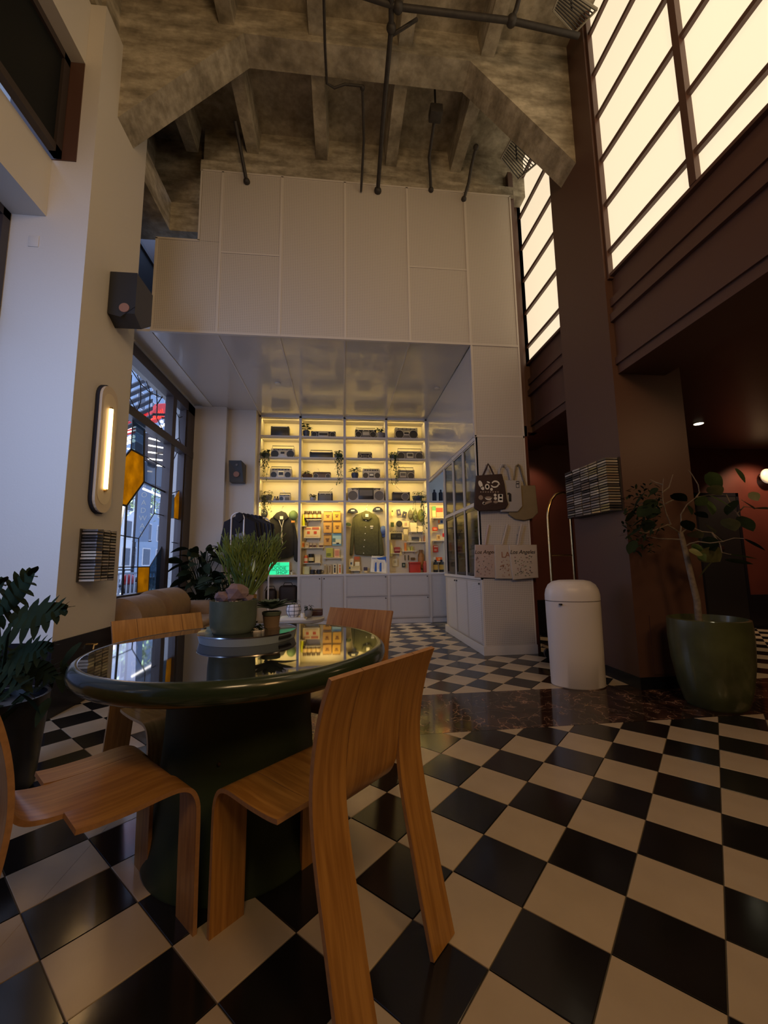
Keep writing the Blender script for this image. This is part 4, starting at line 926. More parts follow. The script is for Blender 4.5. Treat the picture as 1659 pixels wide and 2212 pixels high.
MB().rbox((a[0]-.06, 7.86, Zs['j']+.0005), (a[0]+.06, 7.92, Zs['j']+.12), .02).build('body', cm('8a3434'), t); MB().box((a[0]-.05, 7.855, Zs['j']+.05), (a[0]+.05, 7.861, Zs['j']+.065)).build('trim_band', cm('d0a890'), t)
jar('candle', 'orange candle on the middle shelf of the fourth bay', 'candle', (345, 790), .045, .16, c8, 'e08838', 'd88850', z=Zs['i']+.0005, neck=1)
jar('jar', 'pale green jar right of the orange candle', 'jar', (400, 790), .05, .095, c8, 'c0b870', 'a89c58', z=Zs['i']+.0005)
jar('jar', 'yellow green jar at the end of the middle shelf, fourth bay', 'jar', (450, 790), .045, .10, c8, 'c8c458', 'c8c070', z=Zs['i']+.0005)
jar('bottle', 'tall pale yellow bottle at the left edge of the fourth bay', 'bottle', (118, 880), .05, .26, c8, 'd8d890', 'd0c068', neck=.5)
pack('picture_frame', 'cream card with a circle print, bottom left of the fourth bay', 'card', (130, 920, 215, 1040), c8, 'e0d4a4', .015, 7.89, ((.25, .4, .75, .75, 'c0b080'),))
pack('playing_cards', 'small dark card pack low in the fourth bay', 'box', (290, 985, 348, 1060), c8, '2c3830', .03, 7.88, ((.3, .3, .7, .7, '909880'),))
for k, (x0, x1, n_) in enumerate(((330, 345, 'first'), (385, 405, 'second'))):
    pack('pen', '%s dark pen hanging above the red box' % n_, 'pen', (x0, 860, x1, 945), c8, '4a4638', .008, 7.93)
pack('sunglasses_case', 'brown case hanging above the red box', 'case', (435, 900, 500, 940), c8, '6a5428', .03, 7.92)
a, z1 = gp(412, 975, 7.84, c8); b, z0 = gp(588, 1138, 7.84, c8)
t = thing('gift_box', 'bright red box on the counter of the fourth bay', 'box', ((a+b)/2, 7.84, ZC)); MB().rbox((a, 7.80, ZC+.0045), (b, 7.95, z1-.035), .006).build('body', cm('b83020'), t); MB().rbox((a-.006, 7.794, z1-.035), (b+.006, 7.956, z1), .006).build('lid', cm('a82818'), t)
jar('figurine', 'brown glass figure behind the red box', 'ornament', (600, 990), .12, .36, c8, '8a6030', '8a6030', 'a07038', .6, Y=7.93, z=1.0)
jar('jar', 'pink red jar on the counter right of the red box', 'jar', (670, 1130), .09, .22, c8, 'a04438', 'b06048', neck=.7, Y=7.86, z=ZC+.0045)
for k in range(3):
    x, z = gp(715, 770+k*30, 7.9, c8); t = thing('glass_bauble', '%s shiny bauble at the right edge of the fourth bay' % ('top', 'middle', 'lowest')[k], 'ornament', (x, 7.9, z)); MB().ball((x, 7.9, z), .022).build('ball', M_brass, t); MB().tube([(x, 7.9, z+.02), (x, YBK, z+.03)], .002, 5).build('hook', M_chrome, t)
# fifth, narrow bay
pack('snack_pack', 'green topped bag at the top of the narrow right bay', 'bag', (780, 65, 845, 240), c8, 'd8cc90', .03, 7.91, ((0, .6, 1, 1, '58a068'),))
pack('snack_pack', 'red topped bag at the top of the narrow right bay', 'bag', (845, 90, 960, 245), c8, 'd89878', .03, 7.90, ((0, .55, 1, 1, 'c83828'),))
pack('snack_pack', 'white bag with blue and orange print in the narrow right bay', 'bag', (875, 280, 975, 350), c8, 'd8d0b8', .02, 7.91, ((0, .1, .3, .9, 'e08030'), (.4, .2, .8, .8, '405878')))
pack('snack_pack', 'plain cream bag under the blue and orange bag', 'bag', (880, 360, 970, 435), c8, 'd8c890', .02, 7.91)
pack('sweet_pack', 'bright orange pack in the middle of the narrow right bay', 'bag', (785, 408, 870, 465), c8, 'e04818', .02, 7.91, ((.2, .3, .8, .7, 'f0b080'),))
pack('sweet_pack', 'cream pack with brown oval in the narrow right bay', 'bag', (855, 530, 915, 620), c8, 'dcb878', .03, 7.90, ((.3, .3, .8, .8, 'a87838'),))
pack('sweet_pack', 'small red corner pack at the right of the narrow bay', 'bag', (950, 505, 985, 565), c8, 'c82828', .02, 7.91)
pack('sweet_pack', 'larger red orange pack lower in the narrow right bay', 'bag', (795, 705, 880, 815), c8, 'd84020', .02, 7.91, ((.15, .75, .95, .9, 'f0d8b0'), (.2, .2, .7, .5, 'f0a080')))
pack('sweet_pack', 'orange box on the low shelf over the dark bottles', 'box', (845, 895, 945, 955), c8, 'e06010', .03, 7.89, ((.35, .25, .65, .75, 'f0b060'),))
pack('sweet_pack', 'white box left of the orange box in the narrow bay', 'box', (800, 895, 840, 955), c8, 'd0d0c0', .03, 7.89)
for k, x in enumerate((840, 935)):
    jar('bottle', '%s of two dark bottles with gold bands on the counter' % ('left', 'right')[k], 'bottle', (x, 1130), .09, .24, c8, '181610', '101010', 'b89030', .5, Y=7.85, z=ZC+.0045)
for k, x in enumerate((1575, 1630)):
    p = PY(*c1(x, 800), 7.75); jar('bottle', '%s of two dark bottles over the narrow right bay' % ('left', 'right')[k], 'bottle', (0, 0), .085, .24, c8, '16181a', '101010', None, .4, Y=7.75, z=ZSH[4]+.0125); bpy.data.objects
    # move onto the shelf at its place
    tt = [o for o in bpy.data.objects if o.get('label', '').endswith('over the narrow right bay')][-1]; tt.location.x += p.x-tt.location.x
# light box sign
a, z1 = gp(200, 570, 7.84); b, z0 = gp(336, 678, 7.84); a -= .12
t = thing('lightbox_sign', 'glowing green letter board reading GOODIE SHOP on the counter', 'sign', ((a+b)/2, 7.84, ZC))
MB().rbox((a, 7.83, ZC+.0045), (b, 7.88, z1), .005).build('case', M_cream, t)
MB().box((a+.006, 7.824, ZC+.01), (b-.006, 7.831, z1-.006)).build('screen', mat('green_glow', (.05, .6, .35), .5, em=(.02, .80, .33), es=.85), t)
hh = (z1-ZC)
for k in (1, 2): MB().box((a+.006, 7.820, ZC+hh*k/3), (b-.006, 7.825, ZC+hh*k/3+.006)).build('rail', M_dark, t)
text('THE', .075, (a+.18, 7.818, ZC+hh*.83), M_dark, t); text('GOODIE', .085, (b-.22, 7.818, ZC+hh*.5), M_dark, t); text('SHOP', .085, (b-.14, 7.818, ZC+hh*.17), M_dark, t)
p = PY(*c2(357, 660), 7.84); t = thing('miniature_plant', 'tiny plant in a white cup right of the green sign', 'plant', (p.x, 7.84, ZC)); MB().lathe([(.02, 0), (.028, .05), (.024, .05), (.02, .04)], (p.x, 7.84, ZC+.0045), 14).build('pot', M_cream, t)
mb = MB(); bushy(mb, (p.x, 7.84, ZC+.06), .02, .04, 14, .03, .02); mb.build('foliage', M_leafd, t, recalc=False)['kind'] = 'stuff'
# brown bag and dark bag in the open cubby
for nm, lb, (x0, y0, x1, y1) in (('duffel_bag', 'dark brown bag with handles in the open low cubby', (248, 770, 402, 864)), ('duffel_bag', 'smaller black bag at the left in the open low cubby', (130, 800, 222, 866))):
    a, z1 = gp(x0, y0, 7.75); b, z0 = gp(x1, y1, 7.75); z0 = .4205
    t = thing(nm, lb, 'bag', ((a+b)/2, 7.78, z0)); MB().rbox((a, 7.70, z0), (b, 7.90, z1), .06, 4).build('body', mat('dark_brown_leather', (.022, .012, .010), .6), t)
    MB().tube([((a+b)/2-.10, 7.72, z1-.03), ((a+b)/2-.06, 7.72, z1+.05), ((a+b)/2+.06, 7.72, z1+.05), ((a+b)/2+.10, 7.72, z1-.03)], .008, 8).build('handle', M_dark, t)
MB().box((UX[0], YBK-.004, .42), (UX[1], YBK, ZC-.03)).build('back_panel', M_cab, su)

# ------------------------------------------------------------------ glazed cabinet on the right of the shop
CX = 1.71
dc = thing('display_cabinet', 'white display cabinet with tall glass doors at the right of the shop', 'cabinet', (2.0, 5.75, 0))
CY0, CY1 = FY+.002, 6.64
MB().box((CX+.02, CY0+.03, .10), (2.355, CY1, .89)).build('base', M_cab, dc)
MB().box((CX+.05, CY0+.03, 0), (2.355, CY1-.02, .10)).build('toe_kick', M_trimw, dc)
MB().box((CX+.0215, CY0-.012, 0), (2.37, CY0+.005, .105)).build('skirting', M_trimw, dc); MB().box((CX-.012, CY0-.012, 0), (CX+.021, CY1, .105)).build('skirting', M_trimw, dc)
MB().box((CX, CY0, .10), (2.358, CY0+.028, 2.69)).build('end_panel', M_trimw, dc)
for (z0, z1) in ((.115, .905), (.925, 2.68)): MB().box((CX+.02, CY0-.006, z0), (2.34, CY0+.001, z1)).build('panel', M_perf, dc)
MB().box((CX, CY0, .89), (2.355, CY1, .925)).build('counter', M_trimw, dc)
MB().box((2.33, CY0+.03, .925), (2.355, CY1, 2.69)).box((CX+.02, CY1-.02, .925), (2.355, CY1, 2.30)).build('back_panel', M_cab, dc)
ps = [4.87, 5.42, 5.93, 6.42, CY1]
posts = [4.86, 5.42, 5.935, 6.46]
for y in posts: MB().box((CX-.004, y-.018, .925), (CX+.04, y+.018, 2.69)).build('post', M_trimw, dc)
MB().box((CX-.002, CY0, 2.655), (CX+.04, 7.62, 2.70)).build('top_rail', M_trimw, dc)
for k in range(3):
    y0, y1 = posts[k]+.02, posts[k+1]-.02
    MB().box((CX-.006, y0-.01, 1.815), (CX+.02, y1+.01, 1.845)).build('rail', M_trimw, dc)
    for nm, z0, z1 in (('glass_door', .94, 1.80), ('glass_door', 1.85, 2.65)):
        fr = MB(); x = CX+.012
        t_ = .028 if z0 < 1 else .014
        fr.box((x-.008, y0, z0), (x+.012, y0+t_, z1)).box((x-.008, y1-t_, z0), (x+.012, y1, z1)).box((x-.008, y0, z0), (x+.012, y1, z0+t_)).box((x-.008, y0, z1-t_), (x+.012, y1, z1))
        d_ = fr.build(nm, M_black if z0 < 1 else M_trimw, dc)
        MB().box((x, y0+t_, z0+t_), (x+.005, y1-t_, z1-t_)).build('pane', M_cabglass, d_)
    if k == 0: pass
for k in range(3):
    y0, y1 = posts[k], posts[k+1]
    d_ = MB().box((CX-.002, y0+.005, .115), (CX+.02, y1-.005, .88)).build('door', M_cab, dc)
    MB().box((CX-.006, y0+.03, .14), (CX-.001, y1-.03, .855)).build('panel', M_perfY, d_)
    MB().ball((CX-.014, y1-.05 if k % 2 else y0+.05, .84), .012, seg=8, rings=6).build('knob', M_iron, d_)
for z in (1.15, 1.40, 1.65, 1.83): MB().box((CX+.05, CY0+.04, z), (2.32, CY1-.03, z+.015)).build('shelf', M_cab, dc)
for k, y in enumerate((5.05, 5.6, 6.1)):
    area('cabinet_light', (2.05, y+.05, 1.79), (2.05, y+.05, 1.0), .3, .7, (1, .80, .45), .3)
rr_ = random.Random(11)
for k in range(12):
    y = 5.0+.13*k; zt_ = (.926, 1.166, 1.416)[k % 3]; cc_ = ['c8b070', '6a6a30', 'd0c8b0', '402820', '88a050', 'b0562c'][k % 6]
    x = 1.86+.1*(k % 2)
    dr_ = 'nearer us' if k < 6 else 'farther in'; nm = ['amber', 'moss', 'cream', 'dark brown', 'leaf green', 'rust'][k % 6]; lv = ['lowest', 'middle', 'upper'][k % 3]
    t = jar('bottle', '%s drink bottle on the %s shelf behind the glass doors, %s' % (nm, lv, dr_), 'bottle', (0, 0), .075, .19, c8, cc_, '202020', 'e0d8c0', .45, Y=y, z=zt_); t.location.x = x; t['group'] = 'drinks behind the glass doors'
    if False: pass
p = PX(987, 1060, 1.80)
t = thing('framed_mirror', 'round edged white framed piece standing on the cabinet upper shelf', 'frame', (1.82, 5.62, 1.846))
MB().tube([(1.80, 5.50, 1.86), (1.80, 5.48, 1.98), (1.84, 5.52, 2.10), (1.84, 5.72, 2.10), (1.80, 5.76, 1.98), (1.80, 5.74, 1.86)], .012, 8, closed=True).build('rim', M_trimw, t)
MB().box((1.815, 5.50, 1.862), (1.825, 5.74, 2.09)).build('face', mat('sage_print', (.20, .22, .12), .6), t)
t = thing('dark_vase', 'dark pointed object on the upper shelf behind the brown tote', 'vase', (1.95, 5.15, 1.846))
MB().lathe([(.10, 0), (.13, .08), (.10, .22), (.04, .36), (.03, .45)], (1.95, 5.15, 1.846), 18).build('body', M_dark, t); MB().lathe([(.036, .45), (.036, .47)], (1.95, 5.15, 1.846), 14).build('rim', M_grey, t)

# tote bags hung on the end panel
BY = FY-.02
def bag2(label, pts, colr, strap, y, th=.03, group=None, nm='tote_bag', flat=False):
    q = [PY(px, py, y) for px, py in pts]; zmin = min(v.z for v in q); cx = sum(v.x for v in q)/len(q)
    t = thing(nm, label, 'tote bag', (cx, y, zmin), group)
    outline_obj('body', [(v.x, v.z) for v in q], y, th, colr, t, .012)
    for s_ in strap:
        MB().tube([PY(px, py, y-th/2) for px, py in s_], .011 if not flat else .013, 8).build('handle', colr, t)
    pk = PY(*strap[0][len(strap[0])//2], y-th/2)
    MB().tube([(pk.x, y-th/2, pk.z-.008), (pk.x, FY+.0, pk.z+.004)], .006, 6).build('hook', M_chrome, t)
    return t
M_btote = mat('brown_canvas', (.050, .026, .018), .85, noise=.2, nscale=20); M_wtote = mat('grey_white_canvas', (.42, .39, .36), .85, noise=.06); M_ytote = mat('straw_canvas', (.235, .175, .085), .85, noise=.1)
M_ctote = mat('cream_canvas', (.50, .42, .33), .85, noise=.05); M_ptote = mat('pink_cream_canvas', (.46, .35, .29), .85, noise=.05)
kt = .12658
def ct(x, y): return (1010+x*kt, 990+y*kt)
def CT(l): return [ct(*p) for p in l]
t3 = bag2('straw coloured round bottomed tote, furthest right of the upper three', CT([(800, 470), (1145, 465), (1195, 935), (1100, 1030), (950, 1065), (800, 1040), (690, 960)]), M_ytote, [CT([(780, 470), (815, 250), (830, 130), (860, 105), (895, 135), (940, 300), (1000, 490)])], BY, .025)
t2 = bag2('grey white tote with a black slot, middle of the upper three', CT([(600, 375), (900, 380), (930, 820), (850, 915), (560, 915)]), M_wtote, [CT([(530, 380), (545, 200), (585, 110), (640, 105), (700, 180), (740, 375)])], BY-.03, .02)
for r_ in ((830, 395, 880, 430), (828, 440, 880, 500)):
    a = PY(*ct(r_[0], r_[1]), BY-.052); b = PY(*ct(r_[2], r_[3]), BY-.052); MB().tube([(a.x, BY-.052, a.z), (b.x, BY-.052, a.z), (b.x, BY-.052, b.z), (a.x, BY-.052, b.z)], .004, 5, closed=True).build('print', M_dark, t2)
outline_obj('slot', [(v.x, v.z) for v in [PY(*ct(*p), BY-.049) for p in ((680, 590), (710, 585), (745, 610), (748, 740), (705, 740), (700, 620), (680, 625))]], BY-.049, .003, M_dark, t2, .001)
t1 = bag2('dark brown tote printed with white food drawings', CT([(140, 300), (575, 270), (620, 440), (660, 700), (685, 790), (640, 860), (500, 890), (180, 905), (105, 850), (115, 600)]), M_btote, [CT([(260, 300), (320, 170), (350, 95), (385, 150), (450, 290)])], BY-.055, .03)
yb_ = BY-.088
def prt(shape, c, rx, ry, mt_=M_cream, rot=0):
    p = PY(*ct(*c), yb_); k_ = .00065
    n = 20
    if shape == 'o': pts = [(rx*math.cos(a*2*math.pi/n), ry*math.sin(a*2*math.pi/n)) for a in range(n)]
    elif shape == 'b': pts = [(-rx, -ry), (rx, -ry), (rx, ry), (-rx, ry)]
    elif shape == 'c':
        pts = [(rx*math.cos(a*math.pi/10), ry*math.sin(a*math.pi/10)) for a in range(11)]+[(rx*.72*math.cos(a*math.pi/10), ry*.55*math.sin(a*math.pi/10)) for a in range(10, -1, -1)]
    pts = [(u*math.cos(rot)-v*math.sin(rot), u*math.sin(rot)+v*math.cos(rot)) for u, v in pts]
    MB().prism([(p.x+u*k_, yb_, p.z+v*k_) for u, v in pts], (0, -.002, 0)).build('print', mt_, t1)
M_tanp = mat('tan_print', (.30, .22, .16), .7)
prt('o', (220, 440), 38, 70, rot=.3); prt('o', (255, 510), 30, 40, rot=.5); prt('o', (335, 485), 45, 55); prt('o', (335, 485), 22, 28, M_tanp); prt('o', (408, 530), 26, 28); prt('o', (355, 410), 34, 14, rot=-.4)
prt('c', (480, 440), 80, 70, rot=-.2); prt('c', (465, 450), 80, 60, rot=3.3)
for k in range(8): prt('b', (225+42*k, 575), 13, 12, M_tanp, rot=.3*k)
prt('o', (225, 670), 45, 45, M_tanp); prt('c', (355, 665), 70, 55, M_cream, 3.14); prt('o', (355, 670), 66, 22, M_tanp); prt('o', (470, 628), 28, 27); prt('o', (475, 685), 30, 29); prt('b', (560, 680), 48, 75, M_cream, -.05); prt('o', (565, 640), 26, 24, M_btote); prt('o', (565, 700), 30, 18, M_btote); prt('o', (478, 745), 45, 26, M_tanp); prt('b', (340, 755), 85, 22, M_tanp, .35); prt('o', (275, 765), 22, 26)
def maps(t, c, pal, y, n, seed, w, h):
    r_ = random.Random(seed); P0 = PY(*ct(*c), y)
    for k in range(n):
        u, v = r_.uniform(-w, w), r_.uniform(-h, h); a = r_.uniform(0, 3.1); s_ = r_.uniform(.006, .02)
        MB().prism([(P0.x+u+s_*math.cos(a+i*2.09)*r_.uniform(.5, 1), y, P0.z+v+s_*.6*math.sin(a+i*2.09)) for i in range(3)], (0, -.0015, 0)).build('print', pal[k % len(pal)], t)
tb = bag2('left of the three low cream totes, pinkish map print and brown Los Angeles script', CT([(120, 1475), (600, 1475), (620, 2050), (115, 2035)]), M_ptote, [CT([(300, 1480), (330, 1290), (360, 1135)])], BY, .018, None, 'tote_bag', True)
text('Los Angeles', .062, tuple(PY(*ct(330, 1600), BY-.02)), M_btote, tb, 'lettering', shear=.3)
M_pr1 = mat('map_pink', (.33, .19, .16), .8); M_pr2 = mat('map_green', (.20, .22, .13), .8); M_pr3 = mat('map_grey', (.17, .15, .14), .8); M_pr4 = mat('map_rust', (.30, .13, .07), .8)
maps(tb, (290, 1830), [M_pr1, M_pr1, M_pr3], BY-.0195, 46, 1, .10, .12)
tm = bag2('middle of the three low cream totes with rust brown block print', CT([(450, 1475), (860, 1475), (880, 2060), (470, 2055)]), M_ctote, [CT([(590, 1480), (640, 1290), (680, 1130)])], BY-.022, .018, None, 'tote_bag', True)
text('LA', .10, tuple(PY(*ct(650, 1650), BY-.042)), M_pr4, tm, 'lettering'); maps(tm, (640, 1880), [M_pr4, M_pr4, M_pr1], BY-.0415, 34, 2, .06, .10)
tr_ = bag2('right of the three low cream totes, front map print and black Los Angeles script', CT([(695, 1480), (1175, 1475), (1205, 2040), (1050, 2050), (770, 2075), (740, 1900)]), M_ctote, [CT([(855, 1480), (885, 1300), (925, 1125)])], BY-.044, .018, None, 'tote_bag', True)
text('Los Angeles', .066, tuple(PY(*ct(945, 1600), BY-.064)), M_dark, tr_, 'lettering', shear=.3)
maps(tr_, (960, 1830), [M_pr2, M_pr3, M_pr3, M_pr2, M_pr1], BY-.0635, 60, 3, .115, .125)

# ------------------------------------------------------------------ wall things on the left column
cdc = [mat('disc_case_%d' % k, c, .12, spec=.6) for k, c in enumerate(((.34, .30, .26), (.10, .085, .075), (.24, .18, .13), (.48, .42, .34), (.20, .18, .17), (.045, .04, .04), (.30, .26, .19)))]
M_rackb = mat('clear_rack_spine', (.05, .042, .036), .3)
CN = ['light grey', 'charcoal', 'brown', 'cream', 'dark grey', 'black', 'tan']; ORD = ['first', 'second', 'third', 'fourth', 'fifth']
UPS = ['', 'second', 'third', 'fourth', 'fifth', 'sixth', 'seventh', 'eighth', 'ninth', 'tenth', 'eleventh', 'twelfth', 'thirteenth', 'fourteenth', 'fifteenth', 'sixteenth', 'seventeenth', 'eighteenth', 'nineteenth']
def rack(label, x, sgn, y0, z0, ncol, nrow, pw, ph, glabel, group, seed):
    """disc cases lie flat in columns; sgn = the way out of the wall"""
    t = thing('disc_rack', label, 'rack', (x, y0+ncol*pw/2, z0))
    MB().box((x, y0, z0), (x+sgn*.012, y0+ncol*pw, z0+nrow*ph)).build('back_plate', M_rackb, t)
    for c in range(1, ncol+1): MB().box((x, y0+c*pw-.003, z0), (x+sgn*.128, y0+c*pw+.003, z0+nrow*ph)).build('divider', M_rackb, t)
    r_ = random.Random(seed); protos = {}
    for c in range(ncol):
        for r in range(nrow):
            k = r_.randrange(len(cdc)); 
            if k not in protos:
                mb = MB(); mb.box((sgn*.0, -pw/2+.009, 0), (sgn*.118, pw/2-.009, ph*.62)); protos[k] = mb.build('disc_case', cdc[k]).data
                bpy.data.objects.remove([o for o in bpy.data.objects if o.data == protos[k]][0])
            o = bpy.data.objects.new('disc_case', protos[k]); col.objects.link(o)
            o.location = (x+sgn*(.0125+r_.uniform(0, .006)), y0+(c+.5)*pw, z0+r*ph+ph*.15); tag(o, '%s %s, %s column from the near end, %s' % (CN[k], glabel, ORD[c], 'at the bottom' if r == 0 else 'at the top' if r == nrow-1 else UPS[r]+' from bottom'), 'disc case', group)
    return t
rack('wide wall rack filled with disc cases on the brown column', 2.566, -1, 3.40, 1.555, 5, 20, .140, .0250, 'disc case, brown column rack', 'disc cases on the brown column', 4)
rack('smaller wall rack filled with disc cases on the white left column', -2.15, 1, 3.60, .99, 3, 17, .103, .0258, 'disc case, white column rack', 'disc cases on the white column', 9)
# sconce
t = thing('wall_sconce', 'tall rounded wall lamp with one glowing tube on the white column', 'lamp', (-2.15, 3.82, 2.16))
def stad(y, z0, z1, r, n=12):
    o = []
    for k in range(n+1): a = math.pi*k/n; o.append((y+r*math.cos(a), z1-r+r*math.sin(a)))
    for k in range(n+1): a = math.pi+math.pi*k/n; o.append((y+r*math.cos(a), z0+r+r*math.sin(a)))
    return o
so_ = stad(3.80, 1.575, 2.76, .135)
MB().prism([(-2.149, y, z) for y, z in so_], (.03, 0, 0)).build('back_plate', M_navy, t)
MB().prism([(-2.119, y, z) for y, z in stad(3.80, 1.585, 2.75, .127)], (.022, 0, 0)).build('reflector', mat('sconce_plate', (.62, .52, .40), .35), t)
MB().tube([(-2.085, 3.80, 1.80), (-2.085, 3.80, 2.54)], .019, 14).build('bulb', mat('tube_glow', (1, 1, 1), .5, em=(1.0, .60, .20), es=4.2), t)
for z in (1.785, 2.545): MB().tube([(-2.10, 3.80, z), (-2.075, 3.80, z)], .013, 10).build('socket', M_brass, t)
MB().prism([(-2.096, y, z) for y, z in stad(3.80, 1.66, 2.68, .10)], (.002, 0, 0)).build('diffuser', mat('sconce_inner', (.72, .62, .46), .3), t)
area('sconce_light', (-2.02, 3.80, 2.17), (-1, 3.80, 2.17), .10, 3.0, (1.0, .58, .24), .8)
# speakers
def speaker(label, c, nx, w, h, d, tilt=0):
    t = thing('wall_speaker', label, 'speaker', c)
    return t
t = thing('wall_speaker', 'black chamfered wall speaker high on the white column', 'speaker', (-2.0, 3.92, 3.6))
pz = [(-2.149, 3.74, 3.86), (-2.149, 4.06, 3.86), (-2.149, 4.06, 3.52), (-2.149, 3.88, 3.38), (-2.149, 3.74, 3.45)]
MB().prism(pz, (.24, 0, 0)).build('cabinet', M_dark, t)
MB().prism([(-2.145, 3.735, 3.86), (-1.905, 3.735, 3.86), (-1.905, 3.735, 3.52), (-2.03, 3.735, 3.41), (-2.145, 3.735, 3.44)], (0, .006, 0)).build('grille', M_dark, t)
MB().tube([(-2.00, 3.737, 3.50), (-2.00, 3.728, 3.50)], .045, 20).build('driver', mat('copper_cone', (.28, .13, .08), .5), t)
MB().box((-2.149, 3.86, 3.55), (-2.13, 3.94, 3.9)).build('bracket', M_iron, t)
t = thing('wall_speaker', 'small black wall speaker with copper cone beside the shelving', 'speaker', (-1.82, 7.3, 2.74))
MB().prism([(-1.955, 7.20, 2.94), (-1.74, 7.20, 2.94), (-1.70, 7.22, 2.90), (-1.70, 7.22, 2.56), (-1.93, 7.20, 2.56)], (0, .18, 0)).build('cabinet', M_dark, t)
MB().tube([(-1.815, 7.20, 2.69), (-1.815, 7.185, 2.69)], .05, 20).build('driver', MATS['copper_cone'], t); MB().tube([(-1.815, 7.20, 2.86), (-1.815, 7.190, 2.86)], .02, 14).build('tweeter', M_grey, t)

# ------------------------------------------------------------------ round green table and what stands on it
TC = (-.417, 1.87)
t = thing('round_table', 'round table with green lacquer rim, black glass top and flared green pedestal', 'table', (TC[0], TC[1], 0))
MB().lathe([(.345, 0), (.347, .01), (.325, .10), (.305, .25), (.290, .45), (.285, .60), (.285, .70)], (*TC, 0), 64).build('pedestal', M_pedg, t)
MB().lathe([(.28, .690), (.54, .692), (.588, .700), (.606, .714), (.612, .733), (.609, .752), (.600, .766), (.588, .773), (.580, .7735), (.577, .7715)], (*TC, 0), 96).build('rim', M_green, t)
MB().lathe([(.570, .765), (.5775, .7722), (.0001, .7728)], (*TC, 0), 96).build('glass_top', M_glasstop, t)
MB().tube([(TC[0]-.005, TC[1]-.297, .42), (TC[0]-.005, TC[1]-.302, .42)], .006, 12).build('bolt', M_chrome, t)
TZ = .7732
tc = Vector((-.425, 1.99, TZ))
t = thing('tray', 'round blue grey metal tray with slot handles on the table', 'tray', tuple(tc))
MB().lathe([(.0001, .001), (.200, .001), (.204, .004), (.214, .036), (.217, .036), (.2075, .0), (.0001, 0)], tuple(tc), 64).build('body', M_tray, t)
MB().lathe([(.2145, .036), (.2175, .0385), (.2182, .034)], tuple(tc), 64).build('rim_edge', M_chrome, t)
for a0 in (-.55, 2.6):
    mb = MB(); pts = [(tc.x+.2145*math.cos(a0+k*.06), tc.y+.2145*math.sin(a0+k*.06), TZ+.020) for k in range(-3, 4)]; mb.tube(pts, .007, 8); mb.build('handle_slot', M_dark, t)
# green grey pot with quartz
pc = Vector((-.485, 1.95, TZ+.004))
t = thing('plant_pot', 'grey green ceramic bowl pot holding pink quartz on the tray', 'pot', tuple(pc))
MB().lathe([(.062, 0), (.066, .012), (.066, .022), (.085, .035), (.098, .06), (.102, .10), (.103, .175), (.097, .175), (.096, .16)], tuple(pc), 48).build('body', M_potg, t)
mb = MB().lathe([(.0001, .158), (.096, .158)], tuple(pc), 32); mb.build('soil', M_soil, t)
mb = MB(); rn = random.Random(5)
for k in range(90):
    a = rn.uniform(0, 6.28); r = .09*math.sqrt(rn.random()); mb.ball((pc.x+r*math.cos(a), pc.y+r*math.sin(a), pc.z+.163+rn.uniform(0, .006)), rn.uniform(.005, .009), (1, 1, .7), 6, 5)
o = mb.build('pebbles', M_peb, t); o['kind'] = 'stuff'
def rock(label, c, s, seed, mtl=None, nm='quartz_rock'):
    r_ = random.Random(seed); bm = bmesh.new(); bmesh.ops.create_icosphere(bm, subdivisions=2, radius=1)
    for v in bm.verts:
        k = 1+r_.uniform(-.22, .22); v.co = Vector((c[0]+v.co.x*s[0]*k, c[1]+v.co.y*s[1]*k, c[2]+v.co.z*s[2]*k))
    o = MB().bm(bm).build(nm, mtl or M_rock); o['label'] = label; o['category'] = 'rock'; return o
rock('largest pink quartz chunk standing in the grey green pot', (pc.x+.012, pc.y-.01, pc.z+.205), (.052, .04, .042), 1)
rock('lower pink quartz chunk at the left inside the grey green pot', (pc.x-.045, pc.y-.01, pc.z+.188), (.038, .035, .026), 2)
rock('small pink quartz piece at the right rim of the grey green pot', (pc.x+.062, pc.y-.005, pc.z+.183), (.026, .03, .017), 3)
# pencil cactus
kc = Vector((-.487, 2.115, TZ+.004))
t = thing('pencil_cactus', 'tall bushy pencil cactus in a mustard pot behind the grey green bowl', 'plant', tuple(kc))
MB().lathe([(.050, 0), (.062, .02), (.068, .14), (.070, .185), (.062, .185), (.060, .17)], tuple(kc), 28).build('pot', mat('mustard_basket', (.30, .17, .03), .7, noise=.2, nscale=40, bump=.4), t)
MB().lathe([(.0001, .172), (.061, .172)], tuple(kc), 20).build('soil', M_soil, t)
mb = MB(); rn = random.Random(21)
def grow(p, d, ln, r, dep):
    d = d.normalized(); q = p+d*ln; m_ = p.lerp(q, .5)+Vector((rn.uniform(-1, 1), rn.uniform(-1, 1), 0))*ln*.06
    mb.tube([p, m_, q], [r, r*.95, r*.8], 5)
    if dep == 0:
        return
    for k in range(rn.choice((2, 3, 3)) if dep > 1 else rn.choice((1, 2, 2))):
        nd = d+Vector((rn.uniform(-.55, .55), rn.uniform(-.45, .45), rn.uniform(.05, .6)))
        grow(q, nd, ln*rn.uniform(.62, .95), r*.82, dep-1)
for k in range(30):
    a = rn.uniform(0, 6.28); e = rn.uniform(.15, 1.0)
    grow(kc+Vector((.045*math.cos(a)*e, .045*math.sin(a)*e, .17)), Vector((math.cos(a)*e*.85, math.sin(a)*e*.6, 1.0)), rn.uniform(.085, .125), .0046, 3)
o = mb.build('stems', M_cactus, t, recalc=False); o['kind'] = 'stuff'
